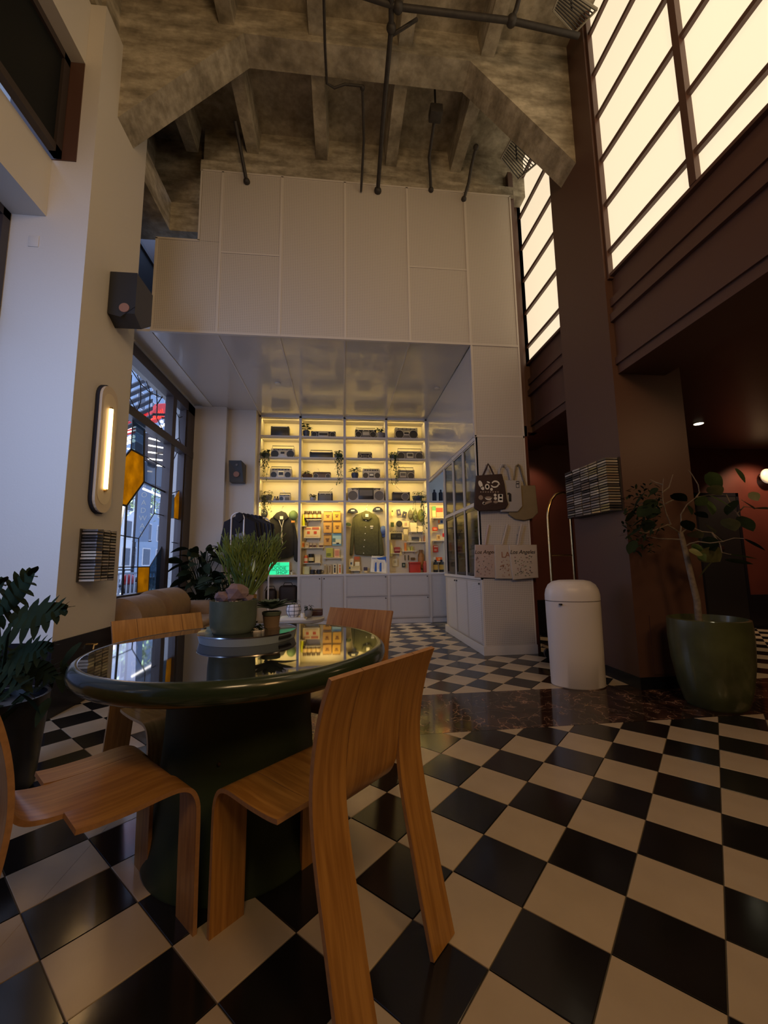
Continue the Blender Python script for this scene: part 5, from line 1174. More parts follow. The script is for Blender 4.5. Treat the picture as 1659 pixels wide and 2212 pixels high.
# succulent in terracotta
sc_ = Vector((-.335, 2.075, TZ+.004))
t = thing('succulent', 'grey green rosette succulent in a brown clay pot on the tray', 'plant', tuple(sc_))
MB().lathe([(.032, 0), (.040, .07), (.042, .085), (.038, .085), (.037, .075)], tuple(sc_), 24).build('pot', mat('dark_clay', (.17, .115, .075), .8), t)
MB().lathe([(.037, .085), (.043, .088), (.046, .095), (.046, .105), (.042, .105), (.040, .10)], tuple(sc_), 24).build('bowl', M_potg, t)
mb = MB(); rn = random.Random(4)
for k in range(30):
    a = k*2.399; e = .25+k*.03; leaf_mb(mb, sc_+Vector((0, 0, .115)), (math.cos(a), math.sin(a), 1.35-e), .060+.0028*k, .040, .1, fold=.35)
mb.build('leaves', mat('succulent_green', (.085, .13, .10), .5), t, recalc=False)['kind'] = 'stuff'
wc = Vector((-.388, 1.975, TZ+.004))
t = thing('succulent', 'small dark cactus in a low white pot in front on the tray', 'plant', tuple(wc))
MB().lathe([(.030, 0), (.040, .012), (.038, .036), (.034, .036), (.032, .03)], tuple(wc), 24).build('pot', M_bin, t)
mb = MB(); bushy(mb, wc+Vector((0, 0, .04)), .035, .03, 40, .028, .014); mb.build('leaves', M_leafd, t, recalc=False)['kind'] = 'stuff'
t = thing('coaster', 'pale green card leaning in the tray behind the bowl pot', 'card', (-.60, 2.03, TZ+.002)); MB().prism([(-.625, 2.03, TZ+.004), (-.585, 2.00, TZ+.004), (-.585, 2.00, TZ+.060), (-.625, 2.03, TZ+.050)], (.004, .006, 0)).build('card', mat('pale_green_card', (.25, .30, .22), .6), t)

# ------------------------------------------------------------------ bent plywood chairs
def rearprof(top=(.012, .832), foot=(-.030, 0)):
    # local frame: +Y is the way the sitter looks, origin on the floor under the backrest
    P = [foot, (.000, .12), (.028, .24), (.056, .36), (.074, .46), (.080, .55), (.070, .65), (.045, .75), top]
    return P
def spl(P, n=4):
    out = []
    for i in range(len(P)-1):
        p0 = P[max(i-1, 0)]; p1 = P[i]; p2 = P[i+1]; p3 = P[min(i+2, len(P)-1)]
        for k in range(n):
            t = k/n; out.append(tuple(.5*((2*b)+(-a+c)*t+(2*a-5*b+4*c-d)*t*t+(-a+3*b-3*c+d)*t**3) for a, b, c, d in zip(p0, p1, p2, p3)))
    out.append(P[-1]); return out
def make_chair(label):
    W = .235; th = .013; g = .0012; s = .118
    t = thing('plywood_chair', label, 'chair', (0, 0, 0), 'bent plywood chairs round the table')
    rp = spl(rearprof())
    for sg in (-1, 1):
        a, b = sorted((sg*W, sg*(W-s+g)))
        MB().sheet(rp, a, b, th, 0, 1).build('rear_leg', [M_wood, M_woode], t)
    # centre strip: from the back top, round into the seat and on to the front edge
    cp = [rearprof()[-1], (.045, .75), (.070, .65), (.082, .56), (.094, .50), (.120, .462), (.16, .447), (.22, .440), (.34, .438), (.44, .441), (.482, .435), (.503, .412), (.506, .385)]
    cps = spl(cp, 4)[::-1]
    MB().sheet(cps, -W+s+g, W-s-g, th, 0, 1).build('seat_strip', [M_wood, M_woode], t)
    fp = [(.205, .445), (.25, .440), (.34, .438), (.43, .441), (.475, .437), (.508, .418), (.527, .380), (.532, .33), (.533, .20), (.535, 0)]
    fps = spl(fp, 4)[::-1]
    for sg in (-1, 1):
        a, b = sorted((sg*W, sg*(W-s+g)))
        MB().sheet(fps, a, b, th, 0, 1).build('front_leg', [M_wood, M_woode], t)
    return t
def put(o, cx, cy, d):
    """place with the middle of the rear feet at (cx,cy) looking along d"""
    o.location = (cx, cy, 0); o.rotation_euler = (0, 0, math.atan2(d[1], d[0])-math.pi/2); return o
ch0 = make_chair('bent plywood chair nearest the camera, its curved back turned to us')
w_ = Vector((.7071, .7071)); d_ = Vector((-.7071, .7071))
put(ch0, .145, 1.201, (-.7071, .7071))
chl = copy_tree(ch0); chl['label'] = 'bent plywood chair at the left edge with its seat facing the table'
put(chl, -.982, 1.231, (.72, .695))
chb = copy_tree(ch0); chb['label'] = 'bent plywood chair behind the table before the sofa'; put(chb, -1.01, 2.44, (.7071, -.7071))
chr_ = copy_tree(ch0); chr_['label'] = 'bent plywood chair behind the table on its right, nearest the shelving'; put(chr_, .125, 2.56, (-.62, -.785))

# ------------------------------------------------------------------ bin, luggage cart, potted tree
bc = (2.125, 3.60)
t = thing('waste_bin', 'white rounded oval waste bin with domed lid beside the brown column', 'bin', (*bc, 0))
rz = R(-14)
def oval(mb): return mb.xf(Matrix.Translation((*bc, 0)) @ Matrix.Rotation(rz, 4, 'Z') @ Matrix.Diagonal((1.12, .80, 1, 1)))
oval(MB().lathe([(.195, 0), (.205, .01), (.208, .30), (.212, .66), (.212, .742)], (0, 0, 0), 48)).build('body', M_bin, t)
oval(MB().lathe([(.209, .746), (.214, .75), (.213, .80), (.205, .845), (.185, .888), (.15, .918), (.10, .930), (.0001, .934)], (0, 0, 0), 48)).build('lid', M_bin, t)
oval(MB().lathe([(.206, .742), (.206, .748)], (0, 0, 0), 48)).build('seam', M_grey, t)
o = MB().box((1.935, 3.475, .715), (1.955, 3.50, .73)).build('latch', M_dark, t)
# brass luggage cart
Yc = 4.42
pa, pb, pt = PY(1192, 1250, Yc), PY(1240, 1255, Yc), PY(1222, 1064, Yc)
x0, x1 = pa.x, pb.x
t = thing('luggage_cart', 'brass hotel luggage cart arch standing behind the white bin', 'cart', ((x0+x1)/2, Yc, 0))
xr = x1+.0; yk = .62
def arch(y): 
    r = (x1+.16-x0)/2; cx = x0+r; pts = [(x0, y, .16), (x0, y, pt.z-r)]
    for k in range(1, 12): a = math.pi*(1-k/12); pts.append((cx+r*math.cos(a), y, pt.z-r+r*math.sin(a)))
    pts += [(cx+r, y, pt.z-r), (cx+r, y, .16)]; return pts
xl = x0; M_ = .0
r = .20; Yd = Yc+.42
# the arch runs in depth and across: two hoops joined by rails
hoop = [(x0, Yc, .15), (x0, Yc, 1.50), (x0+.02, Yc-.02, 1.66), (x0+.09, Yc-.10, 1.80), (x0+.17, Yc-.17, 1.86)]
hp = [(x0, Yc, .15), (x0, Yc, pt.z-.30), (x0+.02, Yc, pt.z-.18), (x0+.08, Yc, pt.z-.07), (x0+.17, Yc, pt.z), (x1-.02, Yc-.1, pt.z)]
MB().tube([(x0, Yc, .15), (x0, Yc, pt.z-.28), (x0+.015, Yc, pt.z-.19), (x0+.055, Yc+.0, pt.z-.09), (x0+.12, Yc, pt.z-.02), (x0+.20, Yc, pt.z)], .017, 12).build('hoop', M_brass, t)
MB().tube([(x0+.20, Yc, pt.z), (x1+.06, Yc, pt.z-.02), (x1+.11, Yc, pt.z-.08)], .017, 12).build('hoop', M_brass, t)
MB().tube([(x1, Yc-.02, .15), (x1, Yc-.02, 1.62)], .017, 12).build('upright', M_brass, t)
MB().tube([(x0, Yc, 1.17), (x1, Yc-.02, 1.17)], .010, 10).build('rail', M_brass, t)
MB().rbox((x0-.06, Yc-.30, .12), (x1+.30, Yc+.24, .16), .02).build('deck', M_brass, t)
for dx in (x0, x1+.22):
    for dy in (-.24, .18): MB().tube([(dx, Yc+dy-.015, .055), (dx, Yc+dy+.015, .055)], .055, 16).build('wheel', M_dark, t)
# big glazed pot with tree
gc = (2.86, 2.97)
M_glaze = mat('mottled_green_glaze', (.085, .10, .040), .34, c2=(.045, .050, .020), nscale=4, coat=.3, bump=.1, bscale=12)
t = thing('potted_tree', 'small pale barked tree in a tall mottled green glazed pot', 'plant', (*gc, 0))
MB().lathe([(.185, 0), (.20, .02), (.235, .15), (.262, .33), (.272, .50), (.270, .60), (.266, .645), (.248, .650), (.240, .60)], (*gc, 0), 48).build('pot', M_glaze, t)
MB().lathe([(.0001, .585), (.242, .585)], (*gc, 0), 32).build('soil', M_soil, t)
ytr = 3.02
def tp(x, y, dy=0): return PY(1300+x*.2164, 960+y*.2164, ytr+dy)
tr = MB(); base = tp(965, 1740); base.z = .57
tr.tube([base, tp(950, 1560), tp(900, 1350), tp(860, 1180), tp(830, 1050), tp(800, 930), tp(785, 880)], [.026, .024, .022, .021, .020, .019, .018], 10)
tr.build('trunk', M_bark, t)
BR = [[(785, 890, 0), (720, 840, -.03), (650, 805, -.05), (540, 850, -.1), (440, 885, -.15), (380, 870, -.2)], [(650, 805, -.05), (690, 800, 0), (640, 680, -.02), (610, 560, -.03), (605, 460, -.04), (615, 340, -.05)],
      [(790, 950, 0), (700, 945, .04), (560, 940, .08), (400, 905, .15), (330, 990, .2)], [(785, 880, 0), (795, 800, 0), (790, 700, .03), (850, 600, .06), (940, 530, .1), (1060, 505, .15), (1240, 500, .2)],
      [(820, 1030, 0), (880, 990, -.04), (960, 970, -.08), (1080, 985, -.12), (1200, 970, -.16), (1320, 935, -.2), (1420, 940, -.25)], [(800, 880, 0), (880, 820, -.03), (1000, 870, -.06), (1100, 880, -.1), (1210, 970, -.12)],
      [(1100, 880, -.1), (1180, 1000, -.12), (1200, 1080, -.13), (1290, 1100, -.15)], [(610, 560, 0), (520, 550, .05), (400, 590, .1), (320, 600, .15)], [(620, 610, 0), (520, 640, 0), (450, 700, -.06)], [(640, 590, 0), (740, 540, .05), (840, 520, .1)],
      [(940, 530, .1), (975, 480, .1), (960, 400, .1), (900, 300, .1), (865, 255, .1)], [(1240, 500, .2), (1310, 640, .15), (1350, 690, .1)], [(605, 400, 0), (540, 380, .03), (480, 350, .05)], [(605, 480, 0), (670, 430, .05), (710, 300, .08)], [(1350, 690, .1), (1420, 620, .1), (1500, 630, .1)], [(1350, 690, .1), (1420, 780, .05), (1490, 850, 0)]]
for b in BR:
    q = [tp(x, y, d) for x, y, d in b]; n = len(q); MB().tube(q, [.0066*(1-.62*i/(n-1)) for i in range(n)], 7).build('branch', M_bark, t)
LV = [((1050, 290), (1200, 430), .14), ((1085, 515), (1290, 620), .09), ((1430, 945), (1630, 1050), .05), ((1275, 1100), (1550, 1130), .035), ((1230, 1150), (1510, 1185), .05), ((1100, 1180), (950, 1350), .11), ((870, 1060), (1010, 1100), .09), ((1000, 1060), (1180, 1160), .22), ((1500, 640), (1660, 640), .12), ((1330, 240), (1430, 380), .16), ((1240, 740), (1330, 860), .16), ((1370, 720), (1510, 860), .14),
      ((930, 680), (1060, 730), .12), ((950, 540), (1050, 600), .12), ((860, 610), (900, 700), .12), ((1060, 560), (1100, 700), .18), ((1120, 900), (1210, 970), .12), ((880, 880), (1000, 930), .16), ((1030, 930), (1130, 1060), .16), ((1400, 560), (1520, 640), .13), ((1480, 480), (1560, 560), .12), ((700, 500), (850, 560), .12), ((1080, 420), (1190, 500), .14), ((560, 440), (480, 500), .12), ((540, 560), (420, 640), .13),
      ((480, 620), (360, 720), .14), ((430, 480), (330, 620), .13), ((420, 740), (300, 820), .14), ((560, 640), (460, 740), .12), ((360, 860), (240, 940), .13), ((330, 960), (270, 1090), .10), ((400, 820), (300, 900), .12), ((320, 700), (230, 760), .12), ((1040, 800), (1120, 880), .14), ((820, 760), (900, 860), .12), ((1340, 560), (1250, 700), .16), ((500, 760), (420, 860), .13), ((380, 640), (260, 700), .12), ((900, 1000), (1040, 1160), .18)]
rn = random.Random(8)
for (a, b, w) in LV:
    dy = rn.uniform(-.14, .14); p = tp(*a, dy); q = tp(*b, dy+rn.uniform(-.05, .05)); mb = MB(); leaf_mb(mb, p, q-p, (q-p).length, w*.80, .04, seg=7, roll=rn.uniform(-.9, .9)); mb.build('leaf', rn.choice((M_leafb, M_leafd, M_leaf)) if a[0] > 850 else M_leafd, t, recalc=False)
mb = MB()
for k in range(260):
    x, y = rn.uniform(215, 620), rn.uniform(400, 1110)
    if (x-430)**2/230**2+(y-720)**2/380**2 > 1: continue
    p = tp(x, y, rn.uniform(-.15, .25)); leaf_mb(mb, p, (rn.uniform(-1, 1), rn.uniform(-.6, .6), rn.uniform(-.6, .8)), rn.uniform(.03, .06), .022, .2, seg=3)
mb.build('small_leaves', M_leafd, t, recalc=False)['kind'] = 'stuff'

# ------------------------------------------------------------------ left: lobed leaf plant, sofa, window plants, clothes rail, coffee table
yl = 2.05
pbase = PY(35, 1500, yl)
t = thing('lobed_leaf_plant', 'dark philodendron with deeply lobed leaves at the left edge', 'plant', (-1.72, 2.35, 0))
MB().lathe([(.15, 0), (.17, .02), (.20, .40), (.205, .46), (.19, .46), (.185, .42)], (-1.72, 2.35, 0), 32).build('planter', M_black, t)
MB().lathe([(.0001, .41), (.185, .41)], (-1.72, 2.35, 0), 24).build('soil', M_soil, t)
def lobed(tip_a, base, d, L_, W_, up):
    d = Vector(d).normalized(); up = Vector(up).normalized(); sd = d.cross(up).normalized(); out = []
    n = 7; mb = MB(); ctr = [Vector(base)+d*L_*i/10-up*L_*.10*(i/10)**2 for i in range(11)]
    for i in range(10): # midrib web
        w0 = W_*.27*math.sin(math.pi*(i+.6)/11.5); w1 = W_*.27*math.sin(math.pi*(i+1.6)/11.5)
        mb.add([ctr[i]-sd*w0, ctr[i]+sd*w0, ctr[i+1]+sd*w1, ctr[i+1]-sd*w1], [(0, 1, 2, 3)], 0, True)
    for i in range(n):
        f = (i+.3)/n; c = Vector(base)+d*L_*f-up*L_*.1*f*f; wl = W_*(.55*math.sin(math.pi*(.18+.78*f))+.05)
        for s_ in (-1, 1):
            leaf_mb(mb, c-sd*s_*0, sd*s_+d*(-.35+1.3*f), wl*.88, W_*.15, .12, seg=4, roll=rn.uniform(-.2, .2))
    leaf_mb(mb, ctr[9], d, L_*.25, W_*.2, .1)
    return mb
crown = Vector((-1.70, 2.32, .47)); cl_px = [((-5, 1330), (58, 1242)), ((-60, 1330), (-5, 1260)), ((22, 1348), (126, 1312)), ((20, 1425), (100, 1395)), ((-10, 1430), (40, 1470)), ((50, 1430), (110, 1455)), ((-40, 1420), (10, 1385)), ((0, 1460), (50, 1410))]
for k, (a, b) in enumerate(cl_px):
    yy = yl+(.25, .1, 0, .15, .2, .3, .2, .35)[k]; p = PY(*a, yy); q = PY(*b, yy-.05)
    MB().tube([crown, crown.lerp(p, .55)+Vector((0, 0, .06)), p], .007, 6).build('stalk', M_leafd, t)
    L_ = (q-p).length*1.15; lobed(0, p, q-p, L_, L_*.80, Vector((.15, -.75, .55))).build('leaf', M_leafd, t, recalc=False)
mb = MB()
for k in range(50):
    p = crown+Vector((rn.uniform(-.3, .30), rn.uniform(-.25, .3), rn.uniform(-.05, .26))); leaf_mb(mb, p, (rn.uniform(-1, 1), rn.uniform(-1, .5), rn.uniform(-.5, .3)), .13, .05, .4)
mb.build('small_leaves', M_leafd, t, recalc=False)['kind'] = 'stuff'
# sofa
t = thing('sofa', 'low tan velvet sofa with rolled bolster backs under the shop window', 'sofa', (-2.0, 5.3, 0))
MB().rbox((-2.50, 4.26, .06), (-1.55, 6.05, .40), .08, 4).build('base', M_sofa, t)
for y0, y1 in ((4.28, 5.14), (5.15, 6.0)):
    MB().rbox((-2.30, y0, .38), (-1.58, y1, .47), .05, 4).build('seat_cushion', M_sofa, t)
def bolster(y0, y1, x, z, r):
    n = 10; pts = []; rs = []
    for k in range(n+1): f = k/n; pts.append((x, y0+(y1-y0)*f, z)); rs.append(r*(1-.85*max(0, abs(f-.5)*2-.80)/.20*.55))
    return MB().tube(pts, rs, 28)
for (y0, y1, z) in ((4.26, 4.98, .565), (5.00, 5.72, .600)): bolster(y0, y1, -2.18, z, .235).build('bolster', M_sofa, t)
MB().rbox((-2.35, 5.74, .40), (-1.70, 6.03, .64), .10, 4).build('arm', M_sofa, t)
for x in (-2.4, -1.65):
    for y in (4.4, 5.9): MB().lathe([(.02, 0), (.025, .07)], (x, y, 0), 12).build('leg', M_dark, t)
# plants by the window
def floor_plant(label, c, h, top, n, ln, wd, mtl, spread, potm, nm='potted_plant', seed=1):
    t = thing(nm, label, 'plant', (c[0], c[1], 0)); rn_ = random.Random(seed)
    MB().lathe([(.12, 0), (.16, .05), (.18, .30), (.19, .34), (.175, .34), (.17, .30)], (c[0], c[1], 0), 28).build('pot', potm, t)
    MB().lathe([(.0001, .30), (.17, .30)], (c[0], c[1], 0), 20).build('soil', M_soil, t)
    for k in range(n):
        a = rn_.uniform(0, 6.28); r = rn_.uniform(.15, 1)*spread; z = h+(top-h)*rn_.random(); e = Vector((c[0]+r*math.cos(a), c[1]+r*math.sin(a), z))
        MB().tube([(c[0], c[1], .30), (c[0]+r*.3*math.cos(a), c[1]+r*.3*math.sin(a), z*.7), e], .006, 5).build('stem', M_leafd, t)
        mb = MB(); leaf_mb(mb, e, (math.cos(a), math.sin(a), rn_.uniform(-.3, .5)), ln*rn_.uniform(.7, 1.2), wd, .35, seg=5, roll=rn_.uniform(-1, 1)); mb.build('leaf', mtl, t, recalc=False)
    return t
floor_plant('large leaved dark rubber plant by the shop window end', (-2.18, 6.75), .60, 1.42, 60, .27, .13, M_leafd, .32, M_black, seed=3)
floor_plant('dense dark low plant left of the clothes rail', (-1.62, 6.18), .45, .98, 70, .24, .12, M_leafd, .30, M_black, seed=6)
0 and floor_plant('broad dark leafed plant behind the pencil cactus', (-1.38, 6.25), .55, 1.02, 30, .24, .12, M_leafd, .26, M_black, seed=12)
# clothes rail
t = thing('clothes_rail', 'white arched clothes rail beside the shelving', 'rail', (-1.45, 6.7, 0))
p0, p1, pt_ = PY(494, 1200, 6.6), PY(527, 1130, 6.6), PY(512, 1108, 6.6)
def hoop_(x0, x1, y, zt): 
    r = (x1-x0)/2; pts = [(x0, y, .05), (x0+.004, y, zt-r)]
    for k in range(1, 10): a = math.pi*(1-k/10); pts.append((x0+r+r*math.cos(a), y, zt-r+r*math.sin(a)))
    return pts+[(x1, y, zt-r), (x1, y, .05)]
MB().tube(hoop_(p0.x+.02, p1.x, 6.6, pt_.z), .013, 10).build('hoop', M_bin, t)
MB().tube(hoop_(-1.42, -1.22, 7.15, pt_.z-.02), .013, 10).build('hoop', M_bin, t)
MB().tube([((p0.x+p1.x)/2+.02, 6.6, pt_.z), (-1.32, 7.15, pt_.z-.02)], .010, 8).build('cross_bar', M_bin, t)
M_blk2 = mat('black_cloth', (.012, .010, .014), .9, bump=.2, bscale=15)
for k in range(6):
    f = .06+.155*k; hx = (p0.x+p1.x)/2+.02+(-1.32-(p0.x+p1.x)/2-.02)*f; hy = 6.6+.55*f; zt_ = pt_.z-.04
    t = thing('hanging_hoodie', ['nearest black hoodie with pale print on the clothes rail', 'second hoodie on the clothes rail, very dark', 'third hoodie on the rail with a tan edge', 'fourth hoodie on the rail, dark navy', 'navy blue hoodie near the far end of the rail', 'last hoodie at the far end of the rail'][k], 'hoodie', (hx, hy, zt_-.62), None)
    mtl = M_blk2 if k not in (3, 4) else M_navy
    w = .24
    q = [(hx-w*.35, zt_-.02), (hx, zt_+.0), (hx+w*.35, zt_-.02), (hx+w, zt_-.10), (hx+w*1.25, zt_-.50), (hx+w*1.0, zt_-.52), (hx+w*.9, zt_-.66), (hx-w*.9, zt_-.66), (hx-w*1.0, zt_-.52), (hx-w*1.25, zt_-.50), (hx-w, zt_-.10)]
    outline_obj('body', q, hy+.02, .055, mtl, t, .02)
    outline_obj('hood', [(hx-.07, zt_-.06), (hx-.05, zt_+.03), (hx, zt_+.05), (hx+.05, zt_+.03), (hx+.07, zt_-.06), (hx, zt_-.12)], hy-.03, .03, mtl, t, .012)
    MB().tube([(hx, hy, zt_), (hx, hy, zt_+.03), (hx+.012, hy, zt_+.045)], .003, 5).build('hanger_hook', M_chrome, t)
    if k == 0: MB().prism([(hx-.06, hy-.0365, zt_-.30), (hx+.07, hy-.0365, zt_-.27), (hx+.07, hy-.0365, zt_-.36), (hx-.05, hy-.0365, zt_-.39)], (0, -.002, 0)).build('print', M_grey, t)
# coffee table with the checked pot
cz = .45; cc0 = PZ(640, 1336, cz)
t = thing('coffee_table', 'low pale coffee table beyond the round table', 'table', (cc0.x, cc0.y, 0))
MB().lathe([(.33, .41), (.34, .42), (.34, cz), (.0001, cz)], (cc0.x, cc0.y+.05, 0), 48).build('table_top', M_silver, t)
MB().lathe([(.16, 0), (.10, .05), (.08, .41)], (cc0.x, cc0.y+.05, 0), 24).build('column', M_dark, t)
def sitting(x, y, z=cz): p = PZ(x, y, z); return p
t = thing('book', 'flat white paper stack on the coffee table', 'paper', (cc0.x-.0, cc0.y-.05, cz+.0005))
for k in range(3): MB().box((cc0.x-.20+.01*k, cc0.y-.16, cz+.001+.008*k), (cc0.x+.13-.012*k, cc0.y+.08, cz+.008+.008*k)).build('sheet', M_cream, t)
pz_ = cz+.026
t = thing('checked_pot', 'white round pot with dark grid lines and a small plant', 'plant', (cc0.x-.02, cc0.y-.03, pz_))
c_ = (cc0.x-.03, cc0.y-.03, pz_)
MB().lathe([(.05, 0), (.075, .03), (.088, .075), (.080, .125), (.066, .150), (.060, .150), (.062, .13)], c_, 28).build('pot', M_bin, t)
g_ = MB()
for k in range(8):
    a = k*math.pi/4+.2; g_.tube([(c_[0]+r_*math.cos(a), c_[1]+r_*math.sin(a), pz_+z) for r_, z in ((.051, 0), (.076, .03), (.089, .075), (.081, .125), (.067, .15))], .003, 5)
for r_, z in ((.074, .028), (.089, .075), (.081, .122)): g_.tube([(c_[0]+r_*math.cos(k*math.pi/12), c_[1]+r_*math.sin(k*math.pi/12), pz_+z) for k in range(24)], .003, 5, closed=True)
g_.build('grid_lines', M_navy, t)
mb = MB(); bushy(mb, (c_[0], c_[1], pz_+.16), .07, .05, 50, .04, .015); mb.build('foliage', M_leafd, t, recalc=False)['kind'] = 'stuff'
t = thing('succulent', 'small dark leafy pot right of the checked pot', 'plant', (cc0.x+.13, cc0.y-.02, cz))
MB().lathe([(.035, 0), (.05, .04), (.052, .09), (.046, .09), (.044, .08)], (cc0.x+.14, cc0.y+.08, cz+.001), 20).build('pot', M_potgrey, t)
mb = MB(); bushy(mb, (cc0.x+.14, cc0.y+.08, cz+.10), .05, .05, 40, .045, .018); mb.build('foliage', M_leafd, t, recalc=False)['kind'] = 'stuff'
t = thing('candle', 'small white candle on the paper stack by the checked pot', 'candle', (cc0.x+.075, cc0.y-.09, cz+.001)); MB().lathe([(.025, 0), (.026, .045), (.02, .047), (.0001, .046)], (cc0.x+.085, cc0.y-.10, cz+.026), 18).build('wax', M_cream, t); MB().tube([(cc0.x+.085, cc0.y-.10, cz+.07), (cc0.x+.085, cc0.y-.10, cz+.082)], .0015, 5).build('wick', M_dark, t)
t = thing('magazine', 'dark red box on the far side of the coffee table', 'box', (cc0.x+.25, cc0.y+.22, cz)); MB().rbox((cc0.x+.14, cc0.y+.20, cz+.001), (cc0.x+.31, cc0.y+.28, cz+.085), .008).build('body', mat('dark_red_card', (.05, .012, .008), .5), t); MB().box((cc0.x+.15, cc0.y+.197, cz+.05), (cc0.x+.30, cc0.y+.1995, cz+.06)).build('label_band', M_brownp, t)
# brass hook tip seen past the table edge
p = PY(205, 1395, 3.3); t = thing('brass_hook', 'tiny bent brass fitting low on the black wainscot', 'hook', tuple(p)); q0 = PX(201, 1403, -2.10); q1 = PX(203, 1394, -2.10); q2 = PX(210, 1391, -2.10)
MB().tube([q0, q1, q2], .008, 8).build('arm', M_brass, t); MB().tube([q2, Vector((-2.14, q2.y, q2.z))], .008, 8).build('stem', M_brass, t)

# ------------------------------------------------------------------ the street outside
M_side = mat('sidewalk', (.30, .29, .28), .8); M_road = mat('asphalt', (.08, .08, .085), .8)
o = one('pavement', (-9.5, -6, -.12), (-3.05, 40, -.02), M_side); o = one('road', (-22, -6, -.25), (-9.5, 60, -.14), M_road)
o['kind'] = 'structure'
M_bld = mat('pale_facade', (.75, .78, .80), .8); M_bld2 = mat('blue_grey_facade', (.34, .42, .52), .8); M_win = mat('street_window_glass', (.05, .07, .10), .1)
def building(label, x, y0, y1, h, mtl, nf, nw, nm='building', z0=-.2):
    t = thing(nm, label, 'building', (x-1.5, (y0+y1)/2, z0)); MB().box((x-3, y0, z0), (x, y1, h)).build('wall', mtl, t)
    MB().box((x-3.1, y0-.1, h), (x+.2, y1+.1, h+.3)).build('cornice', mtl, t)
    fh = (h-1.0)/nf; ww = (y1-y0)/nw
    for i in range(nf):
        for j in range(nw):
            ya = y0+ww*(j+.22); yb = y0+ww*(j+.78); za = .8+fh*(i+.12); zb_ = .8+fh*(i+.82)
            w_ = MB().box((x-.02, ya, za), (x+.06, yb, zb_)).build('window', M_bin, t); MB().box((x+.05, ya+.12, za+.12), (x+.075, yb-.12, zb_-.12)).build('pane', M_win, w_)
    return t
building('pale shop building straight across the street', -22, 34, 46, 9.5, M_bld, 3, 4)
building('tall blue grey office block far along the street', -24, 48, 66, 26, M_bld2, 8, 5)
building('low cream garage front opposite the shop window', -21, 24, 33.6, 6.0, M_bld, 2, 3)
# banner: BROADWAY
p = PX(307, 1120, -6.4)
t = thing('street_banner', 'dark vertical street banner lettered BROADWAY', 'banner', (-6.4, p.y, 0))
a = PX(300, 1088, -6.4); b = PX(316, 1165, -6.4); yc = (a.y+b.y)/2; wz = .20
MB().box((-6.4-wz, yc, b.z-.1), (-6.4+wz, yc+.04, a.z+1.1)).build('cloth', M_bld2, t)
MB().tube([(-6.4-wz-.05, yc+.06, -.1), (-6.4-wz-.05, yc+.06, a.z+1.4)], .05, 10).build('pole', M_frame, t)
for zz in (b.z-.08, a.z+1.05): MB().tube([(-6.7, yc+.05, zz), (-6.12, yc+.05, zz)], .02, 6).build('bracket', M_frame, t)
st = (a.z+.95-b.z)/8
for k, c_ in enumerate('BROADWAY'): text(c_, .24, (-6.4, yc-.005, a.z+.92-st*(k+.3)), M_cream, t, 'letter')
# marquee: lit tubes, bulbs and red neon
M_tube = mat('marquee_tube', (1, 1, 1), .5, em=(1, .92, .80), es=2.6); M_neon = mat('red_neon', (1, .1, .05), .5, em=(1.0, .05, .03), es=1.7); M_redp = mat('red_sign_face', (.6, .03, .02), .5, em=(.9, .02, .015), es=.35)
MX = -5.0
t = thing('marquee', 'theatre marquee with white light tubes, bulbs and red neon', 'marquee', (MX, 10, 3))
def mp(x, y, X=MX): return PX(230+x*WP, 740+y*WP, X)
for (a, b) in (((340, 762), (475, 796)), ((338, 818), (470, 842)), ((336, 872), (468, 890)), ((334, 925), (466, 940)), ((405, 978), (462, 986)), ((170, 845), (220, 855)), ((545, 855), (590, 880)), ((545, 905), (585, 915)), ((543, 942), (582, 950)), ((540, 980), (578, 988)), ((538, 1025), (575, 1030))):
    MB().tube([mp(*a), mp(*b)], .022, 6).build('tube', M_tube, t)
for (x, y) in [(165, 765), (190, 755), (215, 748), (160, 800), (188, 792), (215, 782), (440, 630), (465, 655), (437, 665), (350, 712), (562, 770), (570, 665), (580, 675)]:
    MB().ball(tuple(mp(x, y)), .045, seg=8, rings=6).build('bulb', M_tube, t)
for k in range(12):
    MB().ball(tuple(mp(295+k*12.5, 1165+k*5.2)), .030, seg=6, rings=5).build('bulb', M_tube, t)
MB().prism([mp(325, 600), mp(425, 490), mp(478, 485), mp(480, 560), mp(400, 640), mp(300, 585)], (-.12, 0, 0)).build('sign_face', M_redp, t)
MB().prism([mp(140, 640), mp(232, 618), mp(230, 720), mp(140, 745)], (-.12, 0, 0)).build('sign_face', M_redp, t)
MB().prism([mp(560, 600), mp(600, 590), mp(600, 640), mp(560, 650)], (-.12, 0, 0)).build('sign_face', M_redp, t)
for k in range(9): MB().tube([mp(330+k*14, 600-k*9), mp(360+k*12, 612-k*2)], .018, 6).build('neon_tube', M_neon, t)
for k in range(3): MB().tube([mp(145, 668+k*26), mp(230, 645+k*26)], .018, 6).build('neon_tube', M_tube if k else M_neon, t)
MB().prism([mp(325, 950, MX-.4), mp(480, 1000, MX-.4), mp(490, 1170, MX-.4), mp(325, 1110, MX-.4)], (-.3, 0, 0)).build('fascia', M_win, t)
MB().prism([mp(330, 720, MX-.2), mp(490, 780, MX-.2), mp(480, 1000, MX-.2), mp(330, 940, MX-.2)], (-.12, 0, 0)).build('ceiling_panel', M_frame, t)
for q_ in (mp(440, 600), mp(400, 880)): MB().tube([q_, (-3.04, min(q_.y, 16.5), q_.z)], .03, 6).build('support_arm', M_frame, t)
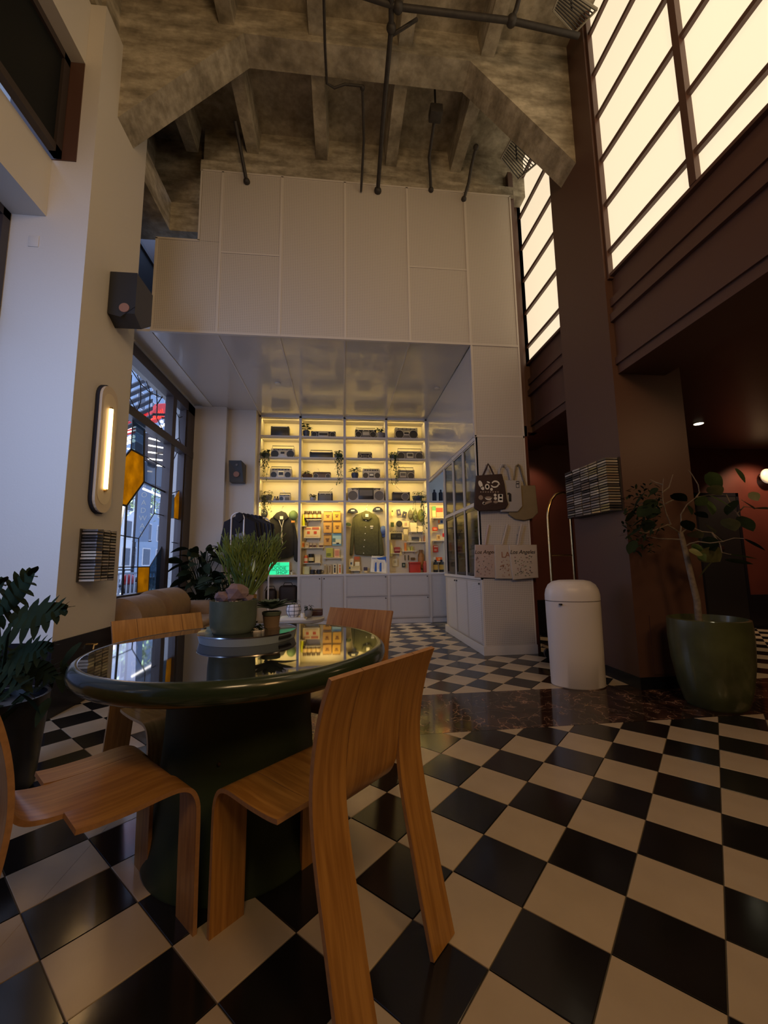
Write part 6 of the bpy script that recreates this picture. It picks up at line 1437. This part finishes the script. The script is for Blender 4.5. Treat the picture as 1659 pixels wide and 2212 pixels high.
# dark slats overhead
t = thing('canopy_slats', 'row of dark slanting canopy slats seen through the top lights', 'canopy', (-4.2, 8, 5))
for k in range(6):
    a = mp(170, 350+k*62, -4.2); b = mp(370, 262+k*62, -4.2); MB().prism([a, b, b-Vector((0, 0, .085)), a-Vector((0, 0, .085))], (-.05, 0, 0)).build('slat', M_frame, t)
    if k in (0, 5): MB().tube([b, (-3.06, b.y, b.z)], .03, 6).build('arm', M_frame, t)
# tree
rn = random.Random(31); c_ = PX(300, 1075, -9.0)
t = thing('street_tree', 'green street tree beyond the shop window', 'tree', (-9.0, c_.y, -.1))
MB().tube([(-9.0, c_.y-2.2, -.1), (-9.0, c_.y-1.2, c_.z-.5)], .07, 8).build('trunk', M_bark, t)
mb = MB()
for k in range(500):
    v = Vector((rn.gauss(0, .6), rn.gauss(0, .8), rn.gauss(0, .38))); leaf_mb(mb, Vector((-9.0, c_.y, c_.z))+v, (rn.uniform(-1, 1), rn.uniform(-1, 1), rn.uniform(-.5, .5)), .20, .10, .2, seg=2)
mb.build('foliage', mat('street_leaf', (.16, .22, .12), .6), t, recalc=False)['kind'] = 'stuff'
# railing and red motorcycle
ya = PX(255, 1240, -4.6).y; t = thing('railing', 'thin white iron railing on the pavement', 'railing', (-4.6, ya, 0))
zt_ = PX(290, 1238, -4.6).z
MB().box((-4.62, ya-1, zt_-.02), (-4.58, ya+6, zt_+.02)).build('top_bar', M_bin, t)
for k in range(40): MB().box((-4.61, ya-1+k*.17, -.02), (-4.59, ya-.98+k*.17, zt_)).build('bar', M_bin, t)
c_ = PX(280, 1262, -6.0); t = thing('motorcycle', 'red motorcycle parked beyond the railing', 'motorcycle', (-6.0, c_.y, 0))
M_redm = mat('red_bodywork', (.6, .02, .02), .3)
MB().ball((-6, c_.y-.1, .75), .2, (.7, 1.5, .8)).build('tank', M_redm, t); MB().ball((-6, c_.y+.45, .72), .16, (.7, 1.4, .5)).build('seat', M_dark, t)
for dy in (-.6, .6): MB().tube([(-6+.28*0, c_.y+dy+.30*math.cos(k*math.pi/10), .30+.30*math.sin(k*math.pi/10)) for k in range(20)], .045, 8, closed=True).build('wheel', M_dark, t)
MB().tube([(-6, c_.y-.6, .30), (-6, c_.y-.35, 1.0)], .03, 8).build('fork', M_chrome, t); MB().tube([(-6.25, c_.y-.35, 1.02), (-5.75, c_.y-.35, 1.02)], .018, 8).build('handlebar', M_dark, t)
MB().rbox((-6.12, c_.y-.25, .35), (-5.88, c_.y+.3, .62), .05).build('engine', M_grey, t)
MB().box((-3.05, 7.4, 0), (-3.0, 17, 6.5)).build('wall_left', M_bld2)['kind'] = 'structure'
